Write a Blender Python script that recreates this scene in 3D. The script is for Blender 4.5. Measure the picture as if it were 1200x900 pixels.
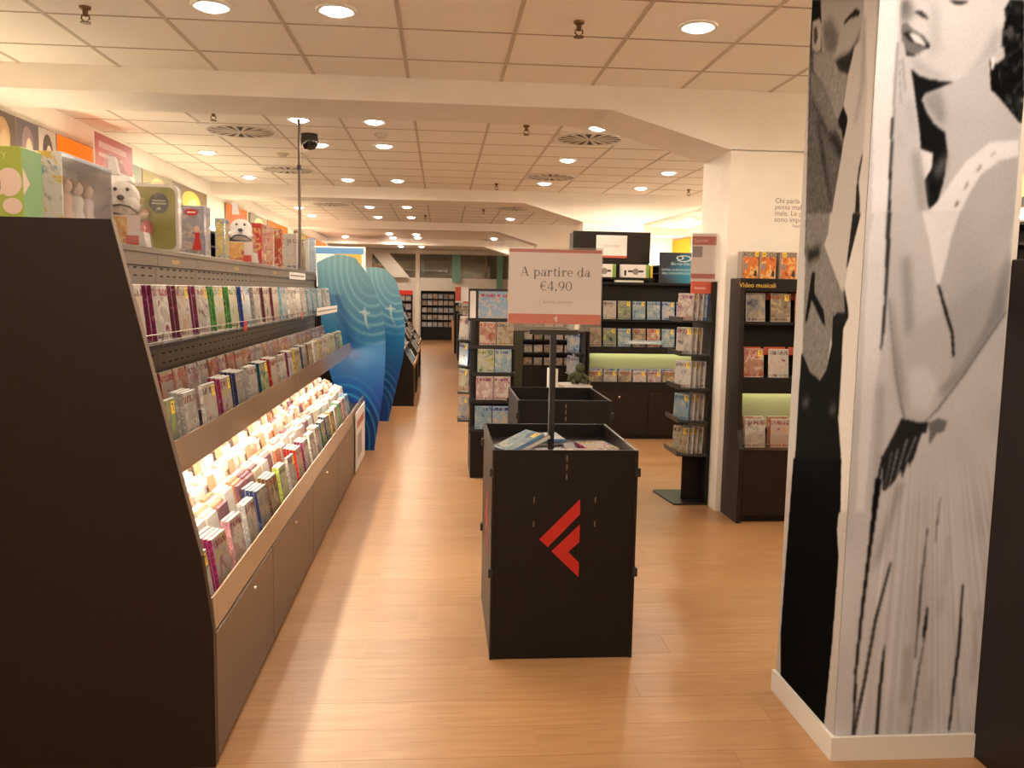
import bpy, math, random
import numpy as np
from mathutils import Matrix, Vector

for o in list(bpy.data.objects):
    bpy.data.objects.remove(o, do_unlink=True)
random.seed(11)
SC = bpy.context.scene
COL = SC.collection

# ---------------------------------------------------------------- camera
cam_data = bpy.data.cameras.new('camera')
cam = bpy.data.objects.new('camera', cam_data)
COL.objects.link(cam)
cam_data.lens = 30.0
cam_data.sensor_width = 36.0
cam_data.clip_end = 200
cam.matrix_world = Matrix(((0.99644352, -0.00943585, -0.08373332, 0.0),
                           (-0.08223184, 0.10799121, -0.99074508, 0.0),
                           (0.01839098, 0.99410707, 0.10683122, 1.5),
                           (0, 0, 0, 1)))
SC.camera = cam

# ---------------------------------------------------------------- world, exposure
world = bpy.data.worlds.new('world')
SC.world = world
world.use_nodes = True
world.node_tree.nodes['Background'].inputs[0].default_value = (1.0, 0.80, 0.60, 1)
world.node_tree.nodes['Background'].inputs[1].default_value = 0.02
SC.view_settings.view_transform = 'Standard'
SC.view_settings.look = 'None'
SC.view_settings.exposure = 0.52
SC.view_settings.gamma = 1.0
SC.view_settings.use_curve_mapping = False
LAMP_COLOUR = (1.0, 0.83, 0.64)
LAMP_WATTS = 42.0
TUBE_STRENGTH = 52.0
COVE_STRENGTH = 29.0

# ---------------------------------------------------------------- materials
def mat(name, col, rough=0.5, metal=0.0, spec=0.5, emit=None, strength=0.0, alpha=1.0, coat=0.0):
    m = bpy.data.materials.new(name); m.use_nodes = True
    b = m.node_tree.nodes['Principled BSDF']
    b.inputs['Base Color'].default_value = (*col, 1)
    b.inputs['Roughness'].default_value = rough
    b.inputs['Metallic'].default_value = metal
    b.inputs['Specular IOR Level'].default_value = spec
    b.inputs['Alpha'].default_value = alpha
    b.inputs['Coat Weight'].default_value = coat
    if emit:
        b.inputs['Emission Color'].default_value = (*emit, 1)
        b.inputs['Emission Strength'].default_value = strength
    return m

def nodes_of(m):
    return m.node_tree.nodes, m.node_tree.links, m.node_tree.nodes['Principled BSDF']

def speckle(m, scale=40.0, amount=0.15, stretch=(1, 1, 1), bump=0.0):
    """slight tonal variation and optional fine relief in the surface itself"""
    N, L, b = nodes_of(m)
    col = b.inputs['Base Color'].default_value[:]
    tc = N.new('ShaderNodeTexCoord'); mp = N.new('ShaderNodeMapping'); mp.inputs['Scale'].default_value = stretch
    nz = N.new('ShaderNodeTexNoise'); nz.inputs['Scale'].default_value = scale; nz.inputs['Detail'].default_value = 4
    L.new(tc.outputs['Object'], mp.inputs['Vector']); L.new(mp.outputs['Vector'], nz.inputs['Vector'])
    r = N.new('ShaderNodeMapRange'); r.inputs['From Min'].default_value = 0.3; r.inputs['From Max'].default_value = 0.7
    r.inputs['To Min'].default_value = 1 - amount; r.inputs['To Max'].default_value = 1 + amount
    L.new(nz.outputs['Fac'], r.inputs['Value'])
    mx = N.new('ShaderNodeMix'); mx.data_type = 'RGBA'; mx.blend_type = 'MULTIPLY'; mx.inputs['Factor'].default_value = 1
    mx.inputs['A'].default_value = col
    L.new(r.outputs['Result'], mx.inputs['B']); L.new(mx.outputs['Result'], b.inputs['Base Color'])
    if bump:
        bp = N.new('ShaderNodeBump'); bp.inputs['Strength'].default_value = bump; bp.inputs['Distance'].default_value = 0.002
        L.new(nz.outputs['Fac'], bp.inputs['Height']); L.new(bp.outputs['Normal'], b.inputs['Normal'])
    return m

def clear_mat(name, tint=(1, 1, 1), gloss=0.18, rough=0.03):
    m = bpy.data.materials.new(name); m.use_nodes = True
    N, L = m.node_tree.nodes, m.node_tree.links
    N.clear()
    out = N.new('ShaderNodeOutputMaterial'); mix = N.new('ShaderNodeMixShader')
    t = N.new('ShaderNodeBsdfTransparent'); t.inputs[0].default_value = (*tint, 1)
    g = N.new('ShaderNodeBsdfGlossy'); g.inputs['Roughness'].default_value = rough
    mix.inputs[0].default_value = gloss
    L.new(t.outputs[0], mix.inputs[1]); L.new(g.outputs[0], mix.inputs[2]); L.new(mix.outputs[0], out.inputs[0])
    return m

def plank_mat(name, dark, light, per_object=True):
    m = mat(name, light, 0.33, spec=0.45)
    N, L, b = nodes_of(m)
    tc = N.new('ShaderNodeTexCoord'); mp = N.new('ShaderNodeMapping'); mp.inputs['Scale'].default_value = (1.2, 16, 1)
    info = N.new('ShaderNodeObjectInfo')
    geo = N.new('ShaderNodeNewGeometry')
    L.new(geo.outputs['Position'], mp.inputs['Vector'])
    off = N.new('ShaderNodeMath'); off.operation = 'MULTIPLY'; off.inputs[1].default_value = 40
    L.new(info.outputs['Random'], off.inputs[0])
    nz = N.new('ShaderNodeTexNoise'); nz.noise_dimensions = '4D'; nz.inputs['Scale'].default_value = 3.5; nz.inputs['Detail'].default_value = 6
    L.new(mp.outputs['Vector'], nz.inputs['Vector']); L.new(off.outputs[0], nz.inputs['W'])
    rp = N.new('ShaderNodeValToRGB'); rp.color_ramp.elements[0].position = 0.28; rp.color_ramp.elements[1].position = 0.72
    rp.color_ramp.elements[0].color = (*dark, 1); rp.color_ramp.elements[1].color = (*light, 1)
    L.new(nz.outputs['Fac'], rp.inputs['Fac'])
    mr = N.new('ShaderNodeMapRange'); mr.inputs['To Min'].default_value = 0.93; mr.inputs['To Max'].default_value = 1.05
    L.new(info.outputs['Random'], mr.inputs['Value'])
    mx = N.new('ShaderNodeMix'); mx.data_type = 'RGBA'; mx.blend_type = 'MULTIPLY'; mx.inputs['Factor'].default_value = 1
    L.new(rp.outputs['Color'], mx.inputs['A']); L.new(mr.outputs['Result'], mx.inputs['B'])
    L.new(mx.outputs['Result'], b.inputs['Base Color'])
    return m

def cover_mat(name, pal, scale=17.0, band=True, rough=0.18, zlo=0.0, zhi=0.19):
    """a printed picture sleeve: loose colour shapes of one palette, a title band and small print"""
    m = mat(name, pal[0], rough, spec=0.5)
    N, L, b = nodes_of(m)
    tc = N.new('ShaderNodeTexCoord'); info = N.new('ShaderNodeObjectInfo')
    off = N.new('ShaderNodeMath'); off.operation = 'MULTIPLY'; off.inputs[1].default_value = 60
    L.new(info.outputs['Random'], off.inputs[0])
    nz = N.new('ShaderNodeTexNoise'); nz.noise_dimensions = '4D'; nz.inputs['Scale'].default_value = scale
    nz.inputs['Detail'].default_value = 2.5; nz.inputs['Distortion'].default_value = 0.8
    L.new(tc.outputs['Object'], nz.inputs['Vector']); L.new(off.outputs[0], nz.inputs['W'])
    rp = N.new('ShaderNodeValToRGB')
    e = rp.color_ramp.elements
    e[0].position = 0.30; e[0].color = (*pal[1], 1)
    e[1].position = 0.42; e[1].color = (*pal[0], 1)
    for pos, c in ((0.52, pal[0]), (0.57, pal[2]), (0.64, pal[2]), (0.72, pal[3])):
        n = e.new(pos); n.color = (*c, 1)
    L.new(nz.outputs['Fac'], rp.inputs['Fac'])
    res = rp.outputs['Color']
    if band:
        sep = N.new('ShaderNodeSeparateXYZ'); L.new(tc.outputs['Object'], sep.inputs[0])
        h = zhi - zlo
        def strip(lo, hi):
            a = N.new('ShaderNodeMath'); a.operation = 'GREATER_THAN'; a.inputs[1].default_value = zlo + h * lo
            c = N.new('ShaderNodeMath'); c.operation = 'LESS_THAN'; c.inputs[1].default_value = zlo + h * hi
            d = N.new('ShaderNodeMath'); d.operation = 'MULTIPLY'
            L.new(sep.outputs['Z'], a.inputs[0]); L.new(sep.outputs['Z'], c.inputs[0])
            L.new(a.outputs[0], d.inputs[0]); L.new(c.outputs[0], d.inputs[1])
            return d.outputs[0]
        mp = N.new('ShaderNodeMapping'); mp.inputs['Scale'].default_value = (9 * 0.19 / h, 1, 2.0 * 0.19 / h)
        L.new(tc.outputs['Object'], mp.inputs['Vector'])
        n2 = N.new('ShaderNodeTexNoise'); n2.noise_dimensions = '4D'; n2.inputs['Scale'].default_value = 16
        L.new(mp.outputs['Vector'], n2.inputs['Vector']); L.new(off.outputs[0], n2.inputs['W'])
        g = N.new('ShaderNodeMath'); g.operation = 'GREATER_THAN'; g.inputs[1].default_value = 0.5
        L.new(n2.outputs['Fac'], g.inputs[0])
        for lo, hi, cc in ((0.80, 0.92, pal[3]), (0.05, 0.11, pal[1])):
            s = strip(lo, hi)
            q = N.new('ShaderNodeMath'); q.operation = 'MULTIPLY'; L.new(s, q.inputs[0]); L.new(g.outputs[0], q.inputs[1])
            mx = N.new('ShaderNodeMix'); mx.data_type = 'RGBA'
            L.new(q.outputs[0], mx.inputs['Factor']); L.new(res, mx.inputs['A']); mx.inputs['B'].default_value = (*cc, 1)
            res = mx.outputs['Result']
    L.new(res, b.inputs['Base Color'])
    # crumpled film wrap relief
    n3 = N.new('ShaderNodeTexNoise'); n3.inputs['Scale'].default_value = 45; n3.inputs['Detail'].default_value = 1
    L.new(tc.outputs['Object'], n3.inputs['Vector'])
    bp = N.new('ShaderNodeBump'); bp.inputs['Strength'].default_value = 0.25; bp.inputs['Distance'].default_value = 0.002
    L.new(n3.outputs['Fac'], bp.inputs['Height']); L.new(bp.outputs['Normal'], b.inputs['Normal'])
    return m

def attr_mat(name, rough=0.4, spec=0.4):
    m = mat(name, (0.8, 0.8, 0.8), rough, spec=spec)
    N, L, b = nodes_of(m)
    a = N.new('ShaderNodeAttribute'); a.attribute_name = 'print'
    L.new(a.outputs['Color'], b.inputs['Base Color'])
    return m

def S(r, g, b):
    """8-bit screen colour to linear"""
    return tuple(((v / 255) / 12.92) if v / 255 <= 0.04045 else (((v / 255) + 0.055) / 1.055) ** 2.4 for v in (r, g, b))

M = {}
M['plaster'] = speckle(mat('painted plaster', (0.87, 0.81, 0.73), 0.75, spec=0.2), 6, 0.03)
M['tile'] = speckle(mat('mineral ceiling tile', (0.94, 0.89, 0.80), 0.85, spec=0.15), 120, 0.05, bump=0.1)
M['rail'] = mat('ceiling grid rail', (0.58, 0.49, 0.39), 0.6)
M['shadowrail'] = mat('shadow toned cross rail', (0.44, 0.35, 0.27), 0.7)  # darkened to stand in for the shadow reveal between tile rows
M['void'] = mat('ceiling void', (0.25, 0.20, 0.16), 0.9)
M['plank'] = plank_mat('beech laminate plank', S(163, 121, 82), S(183, 140, 97))
M['floor'] = plank_mat('beech laminate floor', S(163, 121, 82), S(183, 140, 97))
M['wenge'] = speckle(mat('dark brown laminate', (0.013, 0.007, 0.005), 0.40, spec=0.3), 9, 0.10, (1, 1, 14))
M['door'] = speckle(mat('brown satin door', (0.105, 0.058, 0.034), 0.32, spec=0.6), 9, 0.08, (1, 1, 14))
M['black'] = mat('black laminate', (0.0065, 0.0045, 0.004), 0.42, spec=0.3)
M['blackmetal'] = mat('black painted steel', (0.016, 0.013, 0.012), 0.35, spec=0.5)
M['edge'] = mat('worn board edge', (0.16, 0.11, 0.075), 0.5)
M['panel'] = mat('brown grey steel', (0.16, 0.115, 0.085), 0.42, spec=0.5)
M['slot'] = mat('slot shadow gap', (0.006, 0.005, 0.005), 0.9)
M['wire'] = mat('chromed wire', (0.45, 0.42, 0.40), 0.25, 0.9)
M['ledge'] = mat('reflection tan acrylic strip', (0.30, 0.20, 0.13), 0.12, spec=0.6)  # tan base imitates the floor reflected in clear acrylic
M['white'] = mat('white lacquer', (0.78, 0.75, 0.70), 0.4)
M['paper'] = mat('white paper', (0.80, 0.76, 0.74), 0.6)
M['signpaper'] = mat('pale pink sign paper', (0.72, 0.63, 0.62), 0.45)
M['red'] = mat('signal red', (0.46, 0.014, 0.010), 0.45)
M['signred'] = mat('brick red print', (0.56, 0.10, 0.055), 0.45)
M['signrose'] = mat('faded rose print', (0.46, 0.10, 0.09), 0.5)
M['ink'] = mat('dark ink', (0.03, 0.025, 0.025), 0.6)
M['greyink'] = mat('grey ink', (0.28, 0.23, 0.21), 0.6)
M['yellow'] = mat('yellow sticker', (0.80, 0.55, 0.03), 0.5)
M['gold'] = mat('ochre lettering', (0.80, 0.52, 0.06), 0.5)
M['clear'] = clear_mat('clear acrylic', (0.96, 0.96, 0.95), 0.10)
M['film'] = clear_mat('clear film', (0.93, 0.93, 0.93), 0.16, 0.10)
M['glass'] = clear_mat('green window glass', (0.62, 0.72, 0.66), 0.22)
M['lens'] = mat('lamp lens', (1, 1, 1), 0.5, emit=(1.0, 0.93, 0.88), strength=14.0)
M['tube'] = mat('fluorescent tube', (1, 1, 1), 0.5, emit=(1.0, 0.89, 0.70), strength=TUBE_STRENGTH)
M['covetube'] = mat('warm cove tube', (1, 1, 1), 0.5, emit=(1.0, 0.78, 0.53), strength=COVE_STRENGTH)
M['coveadded'] = mat('added fill cove tube', (1, 1, 1), 0.5, emit=(1.0, 0.80, 0.55), strength=COVE_STRENGTH * 2.8)  # for the unseen right wall tubes, added to brighten ceiling and columns
M['tubegreen'] = mat('greenish fluorescent tube', (1, 1, 1), 0.5, emit=(0.95, 0.95, 0.55), strength=7.0)
M['orangebox'] = mat('orange light box', (0.25, 0.03, 0.002), 0.5, spec=0.1, emit=(1.0, 0.13, 0.004), strength=0.95)
M['amberbox'] = mat('amber light box', (0.3, 0.10, 0.005), 0.5, spec=0.1, emit=(1.0, 0.30, 0.01), strength=0.9)
M['chrome'] = mat('polished steel', (0.7, 0.68, 0.65), 0.2, 1.0)
M['grille'] = mat('painted grille', (0.66, 0.58, 0.48), 0.5)
M['grilledark'] = mat('grille throat', (0.07, 0.055, 0.045), 0.8)
M['bronze'] = mat('bronze sprinkler', (0.16, 0.08, 0.03), 0.4, 0.6)
M['smoke'] = mat('smoked dome', (0.02, 0.016, 0.015), 0.08, spec=0.7)
M['teal'] = mat('teal painted column', (0.20, 0.42, 0.34), 0.5)
M['oak'] = speckle(mat('honey oak', (0.45, 0.22, 0.07), 0.45), 10, 0.15, (1, 1, 12))
M['kraft'] = mat('grey card', (0.32, 0.26, 0.22), 0.8)
M['print'] = attr_mat('photographic print', 0.75, 0.04)
M['standee'] = attr_mat('glossy card print', 0.28, 0.45)
M['plush'] = speckle(mat('white plush', (0.78, 0.72, 0.68), 0.9, spec=0.1), 120, 0.12, bump=0.5)
M['greenback'] = mat('sage green backboard', (0.46, 0.45, 0.27), 0.5)

# ---------------------------------------------------------------- mesh helpers
class MB:
    def __init__(s):
        s.v = []; s.f = []; s.m = []
    def face(s, pts, mi=0):
        i = len(s.v); s.v += [tuple(p) for p in pts]; s.f.append(tuple(range(i, i + len(pts)))); s.m.append(mi); return s
    def box(s, x0, x1, y0, y1, z0, z1, mi=0):
        i = len(s.v)
        s.v += [(x, y, z) for z in (z0, z1) for y in (y0, y1) for x in (x0, x1)]
        for q in ((0, 2, 3, 1), (4, 5, 7, 6), (0, 1, 5, 4), (2, 6, 7, 3), (0, 4, 6, 2), (1, 3, 7, 5)):
            s.f.append(tuple(i + k for k in q)); s.m.append(mi)
        return s
    def cbox(s, x0, x1, y0, y1, z0, z1, c=0.002, mi=0):
        """box with all twelve edges chamfered"""
        i = len(s.v); idx = {}
        X = (x0, x1); Y = (y0, y1); Z = (z0, z1); sg = (1, -1)
        for a in (0, 1):
            for b in (0, 1):
                for d in (0, 1):
                    for ax in range(3):
                        p = [X[a] + (0 if ax == 0 else sg[a] * c), Y[b] + (0 if ax == 1 else sg[b] * c), Z[d] + (0 if ax == 2 else sg[d] * c)]
                        idx[(a, b, d, ax)] = len(s.v); s.v.append(tuple(p))
        def add(keys, n):
            pts = [Vector(s.v[idx[k]]) for k in keys]
            nn = (pts[1] - pts[0]).cross(pts[2] - pts[0])
            ks = keys if nn.dot(Vector(n)) > 0 else keys[::-1]
            s.f.append(tuple(idx[k] for k in ks)); s.m.append(mi)
        for ax in range(3):
            for e in (0, 1):
                ring = ((0, 0), (1, 0), (1, 1), (0, 1)); keys = []
                for u, w in ring:
                    k = [0, 0, 0]; k[ax] = e; k[(ax + 1) % 3] = u; k[(ax + 2) % 3] = w; keys.append((*k, ax))
                n = [0, 0, 0]; n[ax] = 1 if e else -1; add(keys, n)
            for u in (0, 1):
                for w in (0, 1):
                    a1, a2 = (ax + 1) % 3, (ax + 2) % 3
                    k0 = [0, 0, 0]; k0[a1] = u; k0[a2] = w; k1 = k0[:]; k1[ax] = 1
                    n = [0, 0, 0]; n[a1] = 1 if u else -1; n[a2] = 1 if w else -1
                    add([(*k0, a1), (*k1, a1), (*k1, a2), (*k0, a2)], n)
        for a in (0, 1):
            for b in (0, 1):
                for d in (0, 1):
                    add([(a, b, d, 0), (a, b, d, 1), (a, b, d, 2)], (1 if a else -1, 1 if b else -1, 1 if d else -1))
        return s
    def prism(s, pts, axis, a, b, mi=0):
        """closed outline extruded along an axis: axis 'y' takes (x,z), 'x' takes (y,z), 'z' takes (x,y)"""
        def P(p, t):
            return (p[0], t, p[1]) if axis == 'y' else ((t, p[0], p[1]) if axis == 'x' else (p[0], p[1], t))
        area = sum(pts[i][0] * pts[(i + 1) % len(pts)][1] - pts[(i + 1) % len(pts)][0] * pts[i][1] for i in range(len(pts)))
        q = list(pts) if area > 0 else list(pts)[::-1]
        if axis == 'y':
            q = q[::-1]
        n = len(q); i = len(s.v)
        s.v += [P(p, a) for p in q] + [P(p, b) for p in q]
        s.f.append(tuple(i + k for k in reversed(range(n)))); s.m.append(mi)
        s.f.append(tuple(i + n + k for k in range(n))); s.m.append(mi)
        for k in range(n):
            k2 = (k + 1) % n
            s.f.append((i + k, i + k2, i + n + k2, i + n + k)); s.m.append(mi)
        return s
    def lathe(s, prof, cx=0, cy=0, n=20, mi=0, close=False):
        i = len(s.v)
        for r, z in prof:
            for k in range(n):
                a = 2 * math.pi * k / n; s.v.append((cx + r * math.cos(a), cy + r * math.sin(a), z))
        for j in range(len(prof) - 1):
            for k in range(n):
                k2 = (k + 1) % n
                s.f.append((i + j * n + k, i + j * n + k2, i + (j + 1) * n + k2, i + (j + 1) * n + k)); s.m.append(mi)
        if close:
            s.f.append(tuple(i + k for k in reversed(range(n)))); s.m.append(mi)
            s.f.append(tuple(i + (len(prof) - 1) * n + k for k in range(n))); s.m.append(mi)
        return s
    def tube(s, pts, r, n=6, mi=0):
        pts = [Vector(p) for p in pts]; i = len(s.v)
        for j, p in enumerate(pts):
            t = (pts[min(j + 1, len(pts) - 1)] - pts[max(j - 1, 0)]).normalized()
            u = t.cross(Vector((0, 0, 1)) if abs(t.z) < 0.9 else Vector((1, 0, 0))).normalized(); w = t.cross(u)
            for k in range(n):
                a = 2 * math.pi * k / n; s.v.append(tuple(p + u * r * math.cos(a) + w * r * math.sin(a)))
        for j in range(len(pts) - 1):
            for k in range(n):
                k2 = (k + 1) % n
                s.f.append((i + j * n + k, i + j * n + k2, i + (j + 1) * n + k2, i + (j + 1) * n + k)); s.m.append(mi)
        s.f.append(tuple(i + k for k in reversed(range(n)))); s.m.append(mi)
        s.f.append(tuple(i + (len(pts) - 1) * n + k for k in range(n))); s.m.append(mi)
        return s
    def ball(s, c, rad, n=12, mi=0):
        i = len(s.v); h = n // 2
        for j in range(h + 1):
            t = math.pi * j / h
            for k in range(n):
                a = 2 * math.pi * k / n
                s.v.append((c[0] + rad[0] * math.sin(t) * math.cos(a), c[1] + rad[1] * math.sin(t) * math.sin(a), c[2] - rad[2] * math.cos(t)))
        for j in range(h):
            for k in range(n):
                k2 = (k + 1) % n
                s.f.append((i + j * n + k, i + j * n + k2, i + (j + 1) * n + k2, i + (j + 1) * n + k)); s.m.append(mi)
        return s
    def mesh(s, name, mats):
        me = bpy.data.meshes.new(name); me.from_pydata(s.v, [], s.f)
        for m in (mats if isinstance(mats, (list, tuple)) else [mats]):
            me.materials.append(m)
        if any(s.m):
            me.polygons.foreach_set('material_index', s.m)
        me.update()
        return me

def link(name, me, parent=None, loc=(0, 0, 0), rot=(0, 0, 0), scale=None):
    o = bpy.data.objects.new(name, me); COL.objects.link(o)
    o.location = loc; o.rotation_euler = rot
    if scale: o.scale = scale
    if parent: o.parent = parent
    return o

def obj(name, mb, mats, parent=None, loc=(0, 0, 0), rot=(0, 0, 0), smooth=False):
    me = mb.mesh(name, mats)
    if smooth:
        me.polygons.foreach_set('use_smooth', [True] * len(me.polygons))
    return link(name, me, parent, loc, rot)

def tag(o, label=None, cat=None, group=None, kind=None):
    if label: o['label'] = label
    if cat: o['category'] = cat
    if group: o['group'] = group
    if kind: o['kind'] = kind
    return o

def thing(name, label, cat, loc=(0, 0, 0), rotz=0.0, group=None):
    o = link(name, None, None, loc, (0, 0, rotz))
    return tag(o, label, cat, group)

def copy_tree(o, parent=None):
    c = o.copy(); COL.objects.link(c); c.parent = parent
    for ch in o.children:
        copy_tree(ch, c)
    return c

# ---------------------------------------------------------------- lettering
_TXT = {}
def text_mesh(body, material, align='LEFT'):
    key = (body, material.name, align)
    if key in _TXT: return _TXT[key]
    cu = bpy.data.curves.new('lettering', 'FONT'); cu.body = body; cu.size = 1.0; cu.align_x = align; cu.space_line = 0.95
    cu.resolution_u = 3
    o = bpy.data.objects.new('lettering', cu); COL.objects.link(o)
    dg = bpy.context.evaluated_depsgraph_get()
    me = bpy.data.meshes.new_from_object(o.evaluated_get(dg))
    bpy.data.objects.remove(o, do_unlink=True)
    me.materials.clear(); me.materials.append(material)
    _TXT[key] = me
    return me

def letters(body, material, parent, loc, size, facing='-y', align='LEFT', name='lettering'):
    rot = {'-y': (math.pi / 2, 0, 0), '+x': (math.pi / 2, 0, math.pi / 2), '-x': (math.pi / 2, 0, -math.pi / 2)}[facing]
    return link(name, text_mesh(body, material, align), parent, loc, rot, (size, size, size))

# serif letters drawn from stems, serifs and swelling bowls (unit: em, baseline at 0)
def _ring(P, cx, cy, ax, ay, tk=0.095, tn=0.035, a0=0, a1=360, n=22):
    for k in range(n):
        u, w = math.radians(a0 + (a1 - a0) * k / n), math.radians(a0 + (a1 - a0) * (k + 1) / n)
        P.append([(cx + ax * math.cos(u), cy + ay * math.sin(u)), (cx + ax * math.cos(w), cy + ay * math.sin(w)),
                  (cx + (ax - tk) * math.cos(w), cy + (ay - tn) * math.sin(w)), (cx + (ax - tk) * math.cos(u), cy + (ay - tn) * math.sin(u))])
def _rc(P, x0, x1, y0, y1): P.append([(x0, y0), (x1, y0), (x1, y1), (x0, y1)])
def _bar(P, x0, y0, x1, y1, t): P.append([(x0 - t / 2, y0), (x0 + t / 2, y0), (x1 + t / 2, y1), (x1 - t / 2, y1)])
def _dot(P, x, y, r): P.append([(x + r * math.cos(k * math.pi / 6), y + r * math.sin(k * math.pi / 6)) for k in range(12)])
def glyph(ch):
    P = []; w = 0.5
    def stem(x, top, t=0.095, foot=True, flag=True):
        _rc(P, x, x + t, 0, top)
        if foot: _rc(P, x - 0.07, x + t + 0.07, 0, 0.03)
        if flag: _rc(P, x - 0.07, x, top - 0.035, top)
    if ch == 'A':
        _bar(P, 0.10, 0, 0.34, 0.72, 0.045); _bar(P, 0.60, 0, 0.36, 0.72, 0.11); _rc(P, 0.17, 0.52, 0.23, 0.27); _rc(P, 0.0, 0.2, 0, 0.03); _rc(P, 0.48, 0.72, 0, 0.03); w = 0.74
    elif ch == 'p':
        _rc(P, 0.08, 0.175, -0.22, 0.48); _rc(P, 0.0, 0.26, -0.22, -0.19); _rc(P, 0.0, 0.1, 0.445, 0.48); _ring(P, 0.29, 0.235, 0.23, 0.25); w = 0.56
    elif ch == 'a':
        _ring(P, 0.19, 0.14, 0.17, 0.14, 0.085); _rc(P, 0.31, 0.40, 0.03, 0.36); _ring(P, 0.23, 0.33, 0.17, 0.155, 0.085, 0.04, 0, 165); _rc(P, 0.40, 0.47, 0, 0.035); _rc(P, 0.33, 0.42, 0.0, 0.05); w = 0.48
    elif ch == 'r':
        stem(0.08, 0.48); _ring(P, 0.30, 0.30, 0.15, 0.18, 0.06, 0.06, 50, 170, 10); _dot(P, 0.37, 0.42, 0.055); w = 0.43
    elif ch == 't':
        _rc(P, 0.11, 0.205, 0.08, 0.60); _rc(P, 0.02, 0.32, 0.44, 0.48); _ring(P, 0.235, 0.11, 0.125, 0.115, 0.07, 0.04, 180, 320, 10); w = 0.35
    elif ch == 'i':
        stem(0.08, 0.48); _dot(P, 0.127, 0.64, 0.062); w = 0.29
    elif ch == 'e':
        _ring(P, 0.24, 0.235, 0.22, 0.25, 0.085, 0.035, 5, 325); _rc(P, 0.06, 0.455, 0.235, 0.27); w = 0.49
    elif ch == 'd':
        _ring(P, 0.24, 0.235, 0.22, 0.25); _rc(P, 0.37, 0.465, 0, 0.74); _rc(P, 0.28, 0.38, 0.71, 0.74); _rc(P, 0.46, 0.54, 0, 0.03); w = 0.56
    elif ch == 'n':
        stem(0.08, 0.48); _ring(P, 0.27, 0.30, 0.19, 0.18, 0.095, 0.05, 0, 150, 10); _rc(P, 0.365, 0.46, 0, 0.31); _rc(P, 0.30, 0.52, 0, 0.03); w = 0.56
    elif ch == 'm':
        stem(0.08, 0.48)
        for q in (0.25, 0.53):
            _ring(P, q, 0.30, 0.17, 0.18, 0.095, 0.05, 0, 150, 10); _rc(P, q + 0.075, q + 0.17, 0, 0.31); _rc(P, q + 0.01, q + 0.23, 0, 0.03)
        w = 0.80
    elif ch == 'o':
        _ring(P, 0.25, 0.235, 0.23, 0.25); w = 0.51
    elif ch == '\u20ac':
        _ring(P, 0.32, 0.36, 0.27, 0.37, 0.09, 0.04, 48, 312); _rc(P, -0.01, 0.42, 0.29, 0.33); _rc(P, -0.01, 0.44, 0.40, 0.44); w = 0.54
    elif ch == '4':
        _bar(P, 0.04, 0.20, 0.36, 0.72, 0.05); _rc(P, 0.015, 0.53, 0.17, 0.22); _rc(P, 0.33, 0.425, 0, 0.72); _rc(P, 0.24, 0.5, 0, 0.03); w = 0.56
    elif ch == ',':
        _dot(P, 0.12, 0.05, 0.065); P.append([(0.08, 0.02), (0.185, 0.05), (0.14, -0.06), (0.07, -0.13), (0.05, -0.11), (0.11, -0.05)]); w = 0.27
    elif ch == '9':
        _ring(P, 0.26, 0.48, 0.235, 0.25, 0.095, 0.035); _ring(P, 0.12, 0.42, 0.375, 0.43, 0.09, 0.04, -82, 8, 12); w = 0.55
    elif ch == '0':
        _ring(P, 0.27, 0.36, 0.25, 0.37); w = 0.56
    elif ch == 'C':
        _ring(P, 0.36, 0.36, 0.33, 0.37, 0.095, 0.035, 42, 318); _rc(P, 0.575, 0.605, 0.50, 0.66); w = 0.68
    elif ch == 'O':
        _ring(P, 0.37, 0.36, 0.34, 0.37); w = 0.76
    elif ch == 'N':
        _rc(P, 0.09, 0.13, 0, 0.71); _rc(P, 0.60, 0.64, 0, 0.71); _bar(P, 0.60, 0, 0.13, 0.71, 0.1); _rc(P, 0.0, 0.22, 0, 0.03); _rc(P, 0.51, 0.73, 0.68, 0.71); w = 0.78
    elif ch == 'S':
        _ring(P, 0.25, 0.53, 0.19, 0.19, 0.09, 0.04, 30, 265, 12); _ring(P, 0.25, 0.18, 0.21, 0.19, 0.09, 0.04, -150, 88, 12); w = 0.52
    elif ch == 'L':
        _rc(P, 0.1, 0.195, 0, 0.71); _rc(P, 0, 0.56, 0, 0.035); _rc(P, 0, 0.3, 0.68, 0.71); _rc(P, 0.53, 0.56, 0, 0.17); w = 0.62
    elif ch == 'E':
        _rc(P, 0.1, 0.195, 0, 0.71); _rc(P, 0, 0.54, 0, 0.035); _rc(P, 0, 0.52, 0.675, 0.71); _rc(P, 0.19, 0.4, 0.345, 0.38); _rc(P, 0.51, 0.54, 0, 0.16); _rc(P, 0.49, 0.52, 0.55, 0.71); w = 0.62
    elif ch == ' ':
        w = 0.26
    return P, w

def serif(body, material, parent, loc, size, track=0.02, name='lettering'):
    """centred serif line on a face that looks along -y"""
    mb = MB(); x = 0; polys = []
    for ch in body:
        P, w = glyph(ch)
        polys += [[(p[0] + x, p[1]) for p in q] for q in P]; x += w + track
    for q in polys:
        a = sum(q[i][0] * q[(i + 1) % len(q)][1] - q[(i + 1) % len(q)][0] * q[i][1] for i in range(len(q)))
        if a < 0: q = q[::-1]
        mb.face([((p[0] - x / 2) * size, 0, p[1] * size) for p in q])
    return obj(name, mb, material, parent, loc)

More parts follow.
